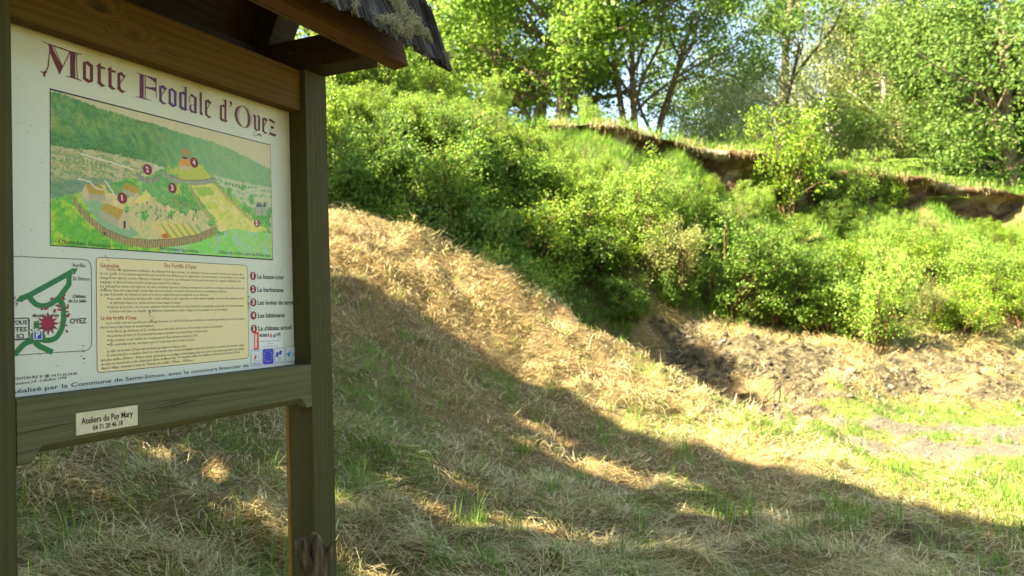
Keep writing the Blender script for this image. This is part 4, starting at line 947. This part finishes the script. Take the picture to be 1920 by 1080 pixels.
# ---- text box
def rrect(x0, y0, x1, y1, skew, r):  # corners given as four points; rounded
    pass
def rounded(c, r, n=6):
    """c: 4 corner pixels TL TR BR BL -> rounded outline in pixels"""
    out = []; c = [np.array(p, float) for p in c]
    for i in range(4):
        p = c[i]; a = c[i - 1] - p; b = c[(i + 1) % 4] - p; a /= np.linalg.norm(a); b /= np.linalg.norm(b)
        A = p + a * r; B = p + b * r
        for t in np.linspace(0, 1, n): out.append(tuple((1 - t) ** 2 * A + 2 * t * (1 - t) * p + t * t * B))
    return out
z5 = lambda x, y: (170 + x / 4.91, 480 + y / 4.91)
T = Print()
BX = rounded([(180, 482), (463.5, 497.5), (466.5, 671.5), (182, 699)], 8)
T.poly(BX, ink(140, 139, 96)); T.line(BX, .0018, GRY, closed=True)
T.text('Généralités', z5(87, 103), z5(262, 108), 6, ink(92, 22, 14), .02); T.text("Site Fortifié d'Oyez", z5(675, 103), z5(970, 120), 7, ink(96, 26, 18), .01)
T.text("Le site fortifié d'Oyez", z5(92, 586), z5(420, 584), 6, ink(92, 22, 14), .02)
TX = ink(34, 32, 16)
for s_, a_, b_ in [
 ("Vers l'an Mil, apparaissent en Europe, des châteaux d'un type nouveau : les châteaux à donjon sur motte forment une résidence dans", (140,134), (1403,179)),
 ("un site fortifié. Il n'en subsiste aujourd'hui que les mottes très abîmées qui les supportaient. Ces constructions correspondent à de profonds", (87,170), (1415,211)),
 ("changements dans les sociétés d'Europe occidentale : le pouvoir de commander (le ban) passe aux mains des seigneurs châtelains, bien", (87,210), (1383,241)),
 ("implantés et dont la fortune foncière est groupée autour d'un château.", (87,249), (822,262)),
 ("Les châteaux sur motte sont érigés sur des sites de hauteur (éperons rocheux) permettant de contrôler la circulation d'une vallée autant que", (87,289), (1413,306)),
 ("d'affirmer l'autorité seigneuriale ou bien dans des zones basses. La motte revêt une fonction essentiellement défensive.", (87,326), (1255,336)),
 ("Le plan d'ensemble du château en terre et en bois se caractérise par sa simplicité et son efficacité :", (87,364), (1090,367)),
 ("au centre : la motte proprement dite : tertre artificiel en terre rapportée ou relief existant requalifié, couronné d'une palissade en bois", (180,403), (1407,399)),
 ("et surmonté d'une tour carrée en bois à deux étages, le donjon.", (175,442), (830,440)),
 ("autour de la motte : une enceinte extérieure formée d'une levée de terre surmontée de palissades et précédée d'un fossé enfermant", (180,481), (1407,466)),
 ("la basse-cour (avec sa chapelle, ses bâtiments d'exploitation rurale, refuge pour la population en cas de danger).", (175,521), (1262,501)),
 ("Ici, le relief a été mis à profit pour aménager la motte. Le côté Sud et Est, peu retouché, est constitué par l'abrupt du rocher. La partie", (145,629), (1415,585)),
 ("Nord Ouest a fait l'objet de transformations :", (92,669), (592,651)),
 ("Au Nord, une barbacane (n°2) constitue une petite levée de terre de 1,5 m de haut en forme de demi-lune.", (180,706), (1215,656)),
 ("Les levées de terre (n°3) accentuent la pente et dessinent une plate-forme en demi-cercle.", (180,747), (1075,698)),
 ("Au sommet, ce qui semble être l'emplacement d'une structure (donjon), (n°4).", (180,787), (985,741)),
 ("En contre-bas du site, une basse-cour (n°1) qui surplombe le talus au Nord.", (180,827), (955,779)),
 ("La taille de la motte d'Oyez reste modeste par rapport à d'autres sites.", (148,888), (880,836)),
 ("A cette première occupation dont il ne reste aucune trace du fait de l'utilisation de la terre et du bois, a succédé une seconde occupa-", (148,926), (1410,826)),
 ("tion plus tardive (XIVème - XVème siècle) qu'attestent les sondages archéologiques faits sur le site et qui laissent apparaître des vestiges", (92,971), (1413,861)),
 ("de murs en maçonnerie et des céramiques datées du Moyen-Age. Un deuxième édifice fut installé en contre-bas de la motte d'Oyez,", (92,1009), (1375,891)),
 ('dans le village, adoptant le nom de "Château de La Salle". XVIème - XVIIème s.', (97,1046), (950,966))]:
    T.text(s_, z5(*a_), z5(*b_), 4.3, TX, .008, res=1)
for x_, y_ in ((150,397),(150,475),(150,700),(150,740),(150,779),(150,820)):
    a_ = z5(x_, y_ - 4); T.line([a_, (a_[0] + 3.4, a_[1])], .0022, TX); T.poly([(a_[0] + 2.6, a_[1] - 1.6), (a_[0] + 4.6, a_[1]), (a_[0] + 2.6, a_[1] + 1.6)], TX)
T.build('text_box', PANEL)

# ---- legend, stickers and logos
z6 = lambda x, y: (440 + x / 4.5, 480 + y / 4.5); z8 = lambda x, y: (440 + x / 13.5, 620 + y / 13.5)
T = Print()
DK = ink(20, 26, 28)
for i, (cx, cy, s_, x0, y0, x1, y1) in enumerate([(154,168,'La basse-cour',190,190,417,197),(155,280,'La barbacane',192,301,410,304),(157,391,'Les levées de terre',194,411,493,409),(158,502,'Les bâtiments',196,521,422,516),(161,614,'Le château actuel',198,630,478,618)]):
    p = z6(cx, cy); T.ell(p[0], p[1], .0138, MAR); T.text(str(i + 1), (p[0] - (1.1 if i == 0 else 2.1), p[1] + 3.8), (p[0] + (1.1 if i == 0 else 2.1), p[1] + 3.8), 7.8, WHT, .03)
    T.text(s_, z6(x0, y0), z6(x1, y1), 7.4, DK, .018)
T.poly([z6(203, 640), z6(405, 632), z6(405, 768), z6(203, 790)], ink(136, 148, 140))
T.poly([z6(163, 640), z6(201, 642), z6(201, 786), z6(163, 790)], ink(158, 14, 18))
T.text('cantal', z8(560, 440), z8(560, 88), .0125, WHT, .03, vert=True)
T.text('MURMUR', z8(630, 162), z8(878, 150), 5.2, ink(8, 22, 14), .04); T.text('&', z8(890, 170), z8(950, 166), 6.5, ink(180, 18, 20), .05); T.text('NATURE', z8(968, 178), z8(1165, 112), 5.0, ink(8, 22, 14), .04)
T.text('.COM', z8(1085, 200), z8(1168, 192), 2.4, DK); T.text('Randonnée - Canyoning - Parcours Aventure', z8(630, 286), z8(1170, 258), 2.4, DK, res=1); T.text('Via Ferrata', z8(840, 340), z8(972, 332), 2.2, DK, res=1); T.text('tél : 06-09-21-21-67', z8(720, 420), z8(1090, 402), 2.6, DK, res=1)
for c4 in ([(410,490),(685,475),(685,872),(415,892)], [(1003,448),(1248,425),(1250,800),(1008,822)], [(1278,408),(1515,390),(1515,768),(1288,792)]):
    rp = rounded([z8(*q) for q in c4], 3, 5); T.poly(rp, ink(126, 140, 130)); T.line(rp, .0012, ink(50, 62, 60), closed=True)
T.poly(rounded([z8(*q) for q in [(708,465),(972,448),(978,838),(715,858)]], 3, 5), ink(26, 30, 112))
for k in range(12):
    t = k * math.pi / 6; c_ = loc(*z8(842, 640)); R_ = .0195
    T.poly([(c_[0] + R_ * math.cos(t) + (.0022 if j % 2 == 0 else .0009) * math.cos(j * math.pi / 5 + math.pi / 2), c_[1] + R_ * 1.0 * math.sin(t) + (.0022 if j % 2 == 0 else .0009) * math.sin(j * math.pi / 5 + math.pi / 2)) for j in range(10)], ink(150, 156, 90), px=False)
T.ell(*z8(840, 640), .0038, ink(24, 60, 40))
T.poly([z8(530, 590), z8(548, 640), z8(530, 725), z8(487, 722), z8(500, 660)], ink(140, 18, 24)); T.line([z8(470, 770), z8(560, 760), z8(640, 775)], .001, GRY); T.line([z8(560, 640), z8(620, 700)], .0008, GRY)
T.text('CANTAL', z8(480, 530), z8(640, 520), 1.6, GRY, res=1); T.text('DEPARTEMENT', z8(465, 850), z8(640, 840), 2.2, DK, res=1)
T.poly([z8(1050, 545), z8(1110, 540), z8(1095, 655), z8(1030, 660)], ink(32, 30, 92)); T.poly([z8(1130, 508), z8(1190, 500), z8(1175, 605), z8(1112, 612)], ink(32, 30, 92))
for q, w_ in ((665, 150), (695, 90), (735, 80), (775, 175)): T.line([z8(1130 - w_ * .5, q + 4), z8(1130 + w_ * .5, q - 4)], .0012, ink(50, 54, 84))
T.poly([z8(1295, 590), z8(1415, 510), z8(1385, 680)], ink(22, 88, 160))
for q in (560, 595, 632): T.line([z8(1435, q), z8(1508, q - 2)], .0011, ink(40, 70, 110))
T.build('legend', PANEL)

# ---- road map
z4 = lambda x, y: (20 + x / 9.82, 490 + y / 9.82); z7 = lambda x, y: (20 + x / 9.82, 580 + y / 9.82)
T = Print(); GR = ink(4, 72, 34)
T.line([(5, 480), (24, 480.5), (90, 483.3), (155, 486.3), (164, 488), (169, 493), (171, 502), (171.5, 560), (171.8, 640), (170, 650), (165, 656), (158, 657.8), (100, 661), (25, 666.5), (5, 668)], .0018, GRY)
MW = .0135
def curve(pts, n=8):
    P_ = [pts[0]] + list(pts) + [pts[-1]]; o = []
    for i in range(1, len(P_) - 2):
        p0, p1, p2, p3 = [np.array(q, float) for q in P_[i - 1:i + 3]]
        for t in np.linspace(0, 1, n, endpoint=False):
            o.append(tuple(.5 * ((2 * p1) + (p2 - p0) * t + (2 * p0 - 5 * p1 + 4 * p2 - p3) * t * t + (3 * p1 - p0 - 3 * p2 + p3) * t ** 3)))
    return o + [tuple(pts[-1])]
T.line([z4(180, 690), z4(330, 630), z4(700, 430), z4(1130, 190)], MW, GR)
T.poly([z4(80, 735), z4(185, 620), z4(180, 690), z4(235, 752)], GR); T.poly([z4(1238, 130), z4(1170, 250), z4(1140, 185), z4(1098, 130)], GR)
T.line([z4(1075, 225), z4(1072, 425), z4(970, 560), z4(880, 690)], MW, GR)
T.line(curve([z4(345, 650), z4(400, 730), z4(480, 795), z4(590, 820), z4(700, 800), z4(800, 740), z4(890, 670)]), MW, GR)
T.line(curve([z4(865, 690), z4(955, 790), z4(972, 900), z4(972, 1000), z7(965, 250), z7(920, 400), z7(820, 530), z7(670, 572), z7(540, 545)]), MW, GR)
T.poly([z7(500 + 138 * math.cos(t), 500 + 118 * math.sin(t)) for t in np.linspace(0, 2 * math.pi, 28, endpoint=False)], GR)
T.line(curve([z7(470, 560), z7(380, 580), z7(250, 640), z7(150, 740), z7(70, 840)]), MW, GR)
T.line(curve([z7(430, 580), z7(520, 670), z7(640, 730), z7(770, 790)]), MW, GR)
T.poly(rounded([z7(412, 398), z7(578, 394), z7(580, 556), z7(412, 562)], 2.2, 4), ink(120, 134, 134)); T.poly([z7(430, 412), z7(562, 408), z7(564, 542), z7(432, 548)], ink(24, 26, 96)); T.text('P', z7(462, 532), z7(540, 528), 11.5, WHT, .035)
RB = ink(90, 16, 34)
def blkp(zf, pts): T.poly([zf(*q) for q in pts], RB)
blkp(z4, [(990,600),(1015,625),(980,660),(1005,690),(975,728),(930,680)]); blkp(z4, [(720,685),(770,655),(788,688),(740,715)]); blkp(z4, [(548,862),(595,862),(595,900),(548,900)]); blkp(z4, [(610,870),(680,842),(692,878),(622,905)])
blkp(z4, [(825,795),(905,795),(940,852),(870,850),(860,830),(825,830)]); blkp(z4, [(865,872),(935,872),(935,910),(865,910)]); blkp(z4, [(785,880),(842,880),(842,900),(825,910),(825,945),(785,945)])
blkp(z4, [(1035,788),(1062,788),(1068,872),(1000,872),(1000,850),(1035,835)]); blkp(z4, [(1010,912),(1062,912),(1062,940),(1010,940)]); blkp(z4, [(1050,955),(1095,962),(1088,990),(1070,1000),(1080,1030),(1030,1030),(1015,1060),(1015,985),(1050,975)])
blkp(z7, [(1012,160),(1028,160),(1024,215),(1016,215)]); blkp(z7, [(905,225),(928,230),(925,258),(900,252)]); blkp(z7, [(992,282),(1042,282),(1042,310),(992,310)]); blkp(z7, [(1005,372),(1030,375),(1030,390),(1055,400),(1052,428),(1018,424),(1010,400)])
T.text('Aurillac', z4(1135, 102), z4(1385, 108), 6.4, DK); T.text('St-Simon', z4(1140, 350), z4(1450, 355), 6.6, DK)
T.text('Château', z4(1130, 672), z4(1378, 670), 5.4, DK, .02, .2); T.text('de La Salle', z4(1055, 752), z4(1388, 755), 5.0, DK, .02, .2); T.text('Motte Castrale', z4(400, 1028), z4(882, 1020), 5.2, DK, .02, .2)
T.text('OYEZ', z7(1090, 264), z7(1395, 252), 8.4, DK, .02); T.text('Puy', (12, 561.5), (29.6, 560.5), 6.6, DK); T.text('Mary', (8, 572.5), (34.4, 571.8), 6.6, DK)
T.line([(5, 597.8), (52, 596.4), (54, 598), (54.3, 633.5), (53, 635.6), (5, 638)], .0024, DK)
T.text('VOUS', (20.5, 608.7), (50.4, 608.2), 7.0, DK, .02); T.text('ÊTES', (21.5, 622), (50, 621), 7.0, DK, .02); T.text('ICI', z7(110, 532), z7(238, 528), 7.0, DK, .02)
cx, cy = loc(*z7(685, 265)); T.poly([(cx + (.030 if j % 2 == 0 else .0155) * math.cos(j * math.pi / 12), cy + (.030 if j % 2 == 0 else .0155) * math.sin(j * math.pi / 12)) for j in range(24)], ink(92, 10, 34), px=False)
for k in range(15):
    t = math.radians(-75 + k * 7.5) if k > 11 else 0
for (x_, y_, dx, dy) in [(340,440,-22,-30),(385,385,-18,-28),(430,350,-10,-26),(480,335,-6,-30),(545,345,2,-30),(600,355,6,-28),(640,360,8,-26),(685,368,2,34),(725,355,8,34),(765,350,22,24),(790,320,34,10),(785,275,32,-8),(760,235,24,-20),(735,190,20,-26)]:
    T.line([z7(x_ - dx * .5, y_ - dy * .5), z7(x_ + dx * .7, y_ + dy * .7)], .0026, DK)
for ox in (455, 500):
    T.ell(*z7(ox, 235 - (ox - 455) * .3), .0028, GR, 10); T.line([z7(ox, 245), z7(ox - 2, 305)], .0072, GR, .005); T.line([z7(ox, 300), z7(ox - 25, 352)], .0036, GR); T.line([z7(ox, 300), z7(ox + 22, 350)], .0036, GR); T.line([z7(ox, 258), z7(ox + 34, 285)], .0028, GR); T.line([z7(ox, 262), z7(ox - 30, 290)], .0028, GR)
T.build('road_map', PANEL)
# ---- credits, scratches and specks
T = Print()
T.text('CENTAURE ® ☎ 04.71.60.24.89', (25, 713), (145, 702.5), 4.6, DK, .01, res=1); T.text('Illustration J-P. Sollelliet 1998', (14, 724), (124.5, 710), 4.6, DK, .01, .05, res=1)
T.text('Réalisé par la Commune de Saint-Simon, avec le concours financier de', (20, 738.5), (466, 687.5), 7.2, DK, .008)
for a_, b_ in ((z6(415, 55), z6(300, 375)), (z6(355, 120), z6(345, 330)), (z6(345, 330), z6(325, 580))):
    n_ = 18; 
    for k in range(n_):
        if k % 3 != 2: t = k / n_; t2 = (k + .9) / n_; T.line([(a_[0] + (b_[0] - a_[0]) * t, a_[1] + (b_[1] - a_[1]) * t), (a_[0] + (b_[0] - a_[0]) * t2, a_[1] + (b_[1] - a_[1]) * t2)], .0007, ink(60, 66, 60))
T.build('credits_lettering', PANEL)
T = Print()
rr = random.Random(9)
spk = [(rr.uniform(30, 545), None) for _ in range(90)]
for x_, _y in spk:
    y_ = rr.uniform(70 + x_ * .3, 735 - x_ * .1); T.ell(x_, y_, rr.uniform(.0005, .0014), ink(34, 38, 26), 6)
for bx, by, n_, dx, dy in ((205, 520, 16, 20, 50), (283, 590, 12, 8, 14), (466, 570, 14, 4, 16), (115, 456, 5, 12, 3), (195, 445, 7, 10, 10), (155, 665, 9, 7, 18)):
    for k in range(n_): T.ell(bx + rr.uniform(-dx, dx) * .6, by + rr.uniform(-dy, dy), rr.uniform(.0009, .0022), ink(18, 20, 14), 6)
T.build('dirt_specks', PANEL)['kind'] = 'stuff'
T = Print(FR - .0012)
def crack(a, b, w, seed):
    rr2 = random.Random(seed); n_ = 26; P_ = []
    for k in range(n_ + 1):
        t = k / n_; P_.append((a[0] + (b[0] - a[0]) * t, a[1] + (b[1] - a[1]) * t + rr2.uniform(-.5, .5)))
    for k in range(n_): T.line(P_[k:k + 2], w * (.35 + .65 * math.sin(math.pi * (k + .5) / n_)), np.array([.012, .012, .006]))
crack((28, 815), (143, 791), .0024, 1); crack((259, 771), (392, 748), .0022, 2); crack((392, 748), (470, 738), .0010, 3); crack((60, 772), (150, 757), .0009, 4)
T.build('drying_crack', LOWB)['kind'] = 'stuff'
# ---- maker's plate on the lower beam
def px_on(px, py, b): return loc(px, py, b)
q = [px_on(143, 775, FR - .004), px_on(258, 759.5, FR - .004), px_on(258, 797, FR - .004), px_on(143, 817, FR - .004)]
mpl = Mat('cream plate', .5); mpl.base(mpl.ramp(mpl.noise(30, 3, mpl.coord()), [(.3, (.56, .50, .36)), (.7, (.66, .60, .46))]))
PL = prism('name_plate', [(a_, b_) for a_, b_ in q], 'Y', FR - .0045, FR - .0012, mpl.m, LOWB, bev=.0006)
T = Print(FR - .0047)
T.text('Ateliers du Puy Mary', (152.5, 796), (249, 780.5), 10.5, ink(10, 8, 8), .012); T.text('04 71 20 46 18', (174, 807), (230, 796.5), 8.0, ink(10, 8, 8), .012)
T.build('plate_lettering', LOWB)

# ---- roof frame
prism_args = dict(bev=.005)
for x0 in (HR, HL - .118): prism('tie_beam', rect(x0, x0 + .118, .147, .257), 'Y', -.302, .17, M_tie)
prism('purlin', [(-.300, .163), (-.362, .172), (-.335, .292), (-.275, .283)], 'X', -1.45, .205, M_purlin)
def onside(px, py, hh):
    r = ray(px, py); t = (hh - (EYE - SO).dot(HD)) / r.dot(HD); p = EYE + r * t - SO; return float(-p.dot(ND)), float(p[2])
bb, bu = onside(544, 100, HR)
TB = [o for o in SIGN.children if o.name.startswith('tie_beam')][0]
bv, bf = tube([(HR - .008, bb, bu + UB), (HR - .0005, bb, bu + UB)], [.009, .011], 6); bv = np.r_[bv, [bv[:6].mean(0)]]
mbolt = Mat('rusty bolt', .5); mbolt.b.inputs['Metallic'].default_value = .7; mbolt.base((.08, .05, .035))
link('bolt', np_mesh('bolt', bv, [bf, np.array([(i, 12, (i + 1) % 6) for i in range(6)])], [mbolt.m]), TB)
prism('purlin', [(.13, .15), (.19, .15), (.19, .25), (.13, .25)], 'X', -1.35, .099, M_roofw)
RG_B, RG_Z = -.160, .780           # ridge
def slope_pts(b0, z0, b1, z1, t):  # slab along a slope, thickness t to the outside
    d = np.array([b1 - b0, z1 - z0]); d /= np.linalg.norm(d); n_ = np.array([-d[1], d[0]]); 
    if n_[1] < 0: n_ = -n_
    return [(b0, z0), (b1, z1), (b1 + n_[0] * t, z1 + n_[1] * t), (b0 + n_[0] * t, z0 + n_[1] * t)]
for x0 in (HR, HL - .118):
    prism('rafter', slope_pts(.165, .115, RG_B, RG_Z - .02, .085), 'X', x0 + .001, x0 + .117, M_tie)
# rear boarding laid on the rafters
for k in range(9):
    t0, t1 = k / 9, (k + 1.04) / 9; a_ = np.array([.285, .100]); b_ = np.array([RG_B + .05, RG_Z + .07])
    p0 = a_ + (b_ - a_) * t0; p1 = a_ + (b_ - a_) * t1
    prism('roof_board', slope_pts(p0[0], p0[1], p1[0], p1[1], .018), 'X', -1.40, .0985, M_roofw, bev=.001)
# front boarding and shingles
A0 = np.array([-.455, .155]); B0 = np.array([RG_B + .0, RG_Z + .10]); dS = (B0 - A0); LS = np.linalg.norm(dS); dS /= LS; nS = np.array([-dS[1], dS[0]])
if nS[0] > 0: nS = -nS
FB = prism('front_boarding', [tuple(A0 + dS * .06), tuple(B0), tuple(B0 + nS * .016), tuple(A0 + dS * .06 + nS * .016)], 'X', -1.42, .215, M_roofw, bev=.001)
sh_meshes = []
rs = random.Random(2)
for k in range(6):
    import bmesh
    bm = bmesh.new(); w, l, t = .098, .27, .013
    ny_, nz_ = 4, 5; grid = []
    for side in (0, 1):
        for i in range(nz_ + 1):
            for j in range(ny_ + 1):
                x = (j / ny_ - .5) * w * (1 + .05 * rs.uniform(-1, 1) * (i < 2)); z = i / nz_ * l + (rs.uniform(-.016, .010) if i == 0 else 0)
                y = -side * t * (1 - .5 * i / nz_) + rs.uniform(-.0018, .0018) + .006 * math.sin(j * 1.7 + k)
                grid.append(bm.verts.new((x, y, z)))
    n1_ = (nz_ + 1) * (ny_ + 1); gi = lambda s_, i, j: grid[s_ * n1_ + i * (ny_ + 1) + j]
    for i in range(nz_):
        for j in range(ny_):
            bm.faces.new((gi(1, i, j), gi(1, i, j + 1), gi(1, i + 1, j + 1), gi(1, i + 1, j))); bm.faces.new((gi(0, i, j + 1), gi(0, i, j), gi(0, i + 1, j), gi(0, i + 1, j + 1)))
    for i in range(nz_): bm.faces.new((gi(0, i, 0), gi(1, i, 0), gi(1, i + 1, 0), gi(0, i + 1, 0))); bm.faces.new((gi(1, i, ny_), gi(0, i, ny_), gi(0, i + 1, ny_), gi(1, i + 1, ny_)))
    for j in range(ny_): bm.faces.new((gi(0, 0, j), gi(0, 0, j + 1), gi(1, 0, j + 1), gi(1, 0, j))); bm.faces.new((gi(1, nz_, j), gi(1, nz_, j + 1), gi(0, nz_, j + 1), gi(0, nz_, j)))
    bmesh.ops.recalc_face_normals(bm, faces=bm.faces); me = bpy.data.meshes.new('shingle'); bm.to_mesh(me); bm.free(); me.materials.append(M_shing); sh_meshes.append(me)
ang = math.atan2(dS[0], dS[1])   # tilt of the slope about x
SHT = []
rowN = 5
for r_ in range(rowN):
    s0 = -.005 + r_ * .145; off = .05 * (r_ % 2)
    ncol = 17
    for c_ in range(ncol):
        xx = .190 - off - c_ * .100
        if xx < -1.42: continue
        o = link('shingle', rs.choice(sh_meshes), FB); lift = .017 + .006
        p = A0 + dS * (s0 + rs.uniform(-.012, .008)) + nS * (lift + .012)
        o.location = (xx + rs.uniform(-.003, .003), p[0], p[1] + UB); o.rotation_euler = (-ang + rs.uniform(-.01, .01) + .045, rs.uniform(-.02, .02), 0); SHT.append((xx, p))
for (xx, s0, ex) in ((.215, -.035, .04), (.222, .10, .02), (.218, .25, .02), (.222, .40, .02), (.20, -.012, -.02)):   # projecting planks at the gable edge
    o = link('shingle', rs.choice(sh_meshes), FB); p = A0 + dS * s0 + nS * (.030 + ex * .3); o.location = (xx, p[0], p[1] + UB); o.rotation_euler = (-ang + .05, ex * 2.2, 0); o.scale = (.45, 1.15, 1)
# lichen: curly pale tufts growing on the shingles, thickest near the gable edge
def lichen():
    n = 16000; rnd = RNG
    cxs = np.concatenate([.235 - np.abs(rnd.normal(0, .12, n // 2)), rnd.uniform(-1.0, .23, n - n // 2)]); ss = rnd.uniform(0, .72, n)
    lf = fbm(cxs * 13, ss * 13, 3, 55); keep = lf > .56; keep |= (cxs > .02) & (ss > .06) & (lf > .50) & (cxs < .22); keep &= cxs < .238
    cxs, ss = cxs[keep], ss[keep]; n = len(cxs); per = 9
    cxs = np.repeat(cxs, per) + rnd.normal(0, .004, n * per); ss = np.repeat(ss, per) + rnd.normal(0, .004, n * per); m = n * per
    hh_ = .044 + .05 * np.clip(fbm(cxs * 13, ss * 13, 3, 55) - .50, 0, .3) * rnd.random(m) * 4; b = A0[0] + dS[0] * ss + nS[0] * hh_; z = A0[1] + dS[1] * ss + nS[1] * hh_
    Pp = np.c_[cxs, b, z + UB]; d = rnd.normal(0, .7, (m, 3)) + np.array([0, nS[0], nS[1]]) * 1.1; d /= np.linalg.norm(d, axis=1, keepdims=True)
    d2 = d + rnd.normal(0, .6, (m, 3)); d2 /= np.linalg.norm(d2, axis=1, keepdims=True); L = rnd.uniform(.004, .011, m)[:, None]; sd = np.cross(d, rnd.normal(0, 1, (m, 3))); sd /= np.linalg.norm(sd, axis=1, keepdims=True); wv_ = .0010
    p1 = Pp + d * L; p2 = p1 + d2 * L
    Vv = np.stack([Pp - sd * wv_, Pp + sd * wv_, p1 + sd * wv_, p1 - sd * wv_, p2 + sd * wv_ * .7, p2 - sd * wv_ * .7], 1).reshape(-1, 3); i = np.arange(m) * 6
    F = np.r_[np.c_[i, i + 1, i + 2, i + 3], np.c_[i + 3, i + 2, i + 4, i + 5]]
    ml = leaf_mat('grey green lichen', [(0, (.16, .165, .10)), (.5, (.38, .39, .28)), (.8, (.55, .56, .43)), (1, (.42, .40, .13))], .15, .9, .1)
    o = link('lichen', np_mesh('lichen', Vv, [F], [ml]), FB); o['kind'] = 'stuff'
lichen()
for o_ in (FB,): pass

# ---- dead forked branch leaning at the foot of the right post
def forked():
    Z0 = 2.42; base = at(606, 1330, Z0); pts = [at(606, 1330, Z0) - SO * 0, at(601, 1200, Z0), at(597, 1110, Z0), at(594, 1062, Z0)]
    root = at(606, 1330, Z0); g_ = float(ground(np.array([root[0]]), np.array([root[1]]))[0]); low = root.copy(); low[2] = min(root[2], g_) - .05
    e = empty('forked_branch', tuple(low)); tag(e, 'broken forked dead branch standing in front of the right post', 'branch')
    def T_(name, P_, R_, jag=True):
        P_ = np.array(P_); v, f = tube(P_ - low, np.array(R_), 14)
        nn = fbm(v[:, 0] * 60, v[:, 2] * 60 + v[:, 1] * 50, 3, 5) - .5; c_ = np.repeat(P_ - low, 14, 0); d_ = v - c_; v = c_ + d_ * (1 + nn[:, None] * .55)
        k = len(v); v = np.r_[v, [v[-14:].mean(0) - (0 if not jag else 0)]]; cap = np.array([(k - 14 + i, k - 14 + (i + 1) % 14, k) for i in range(14)])
        link(name, np_mesh(name, v, [f, cap], [M_log], smooth=False), e)
    T_('stem', [low, at(605, 1280, Z0), at(601, 1200, Z0), at(597, 1130, Z0), at(592, 1085, Z0), at(590, 1060, Z0)], [.034, .034, .033, .035, .042, .030])
    T_('prong', [at(592, 1100, Z0), at(580, 1066, Z0 - .01), at(568, 1036, Z0 - .03), at(561, 1012, Z0 - .04)], [.030, .024, .019, .017])
    T_('prong', [at(598, 1110, Z0), at(600, 1060, Z0), at(597, 1028, Z0), at(590, 1008, Z0), at(588, 998, Z0)], [.034, .030, .026, .017, .006])
    T_('prong', [at(606, 1100, Z0), at(611, 1060, Z0), at(618, 1032, Z0), at(626, 1014, Z0 - .01)], [.024, .017, .013, .005])
forked()
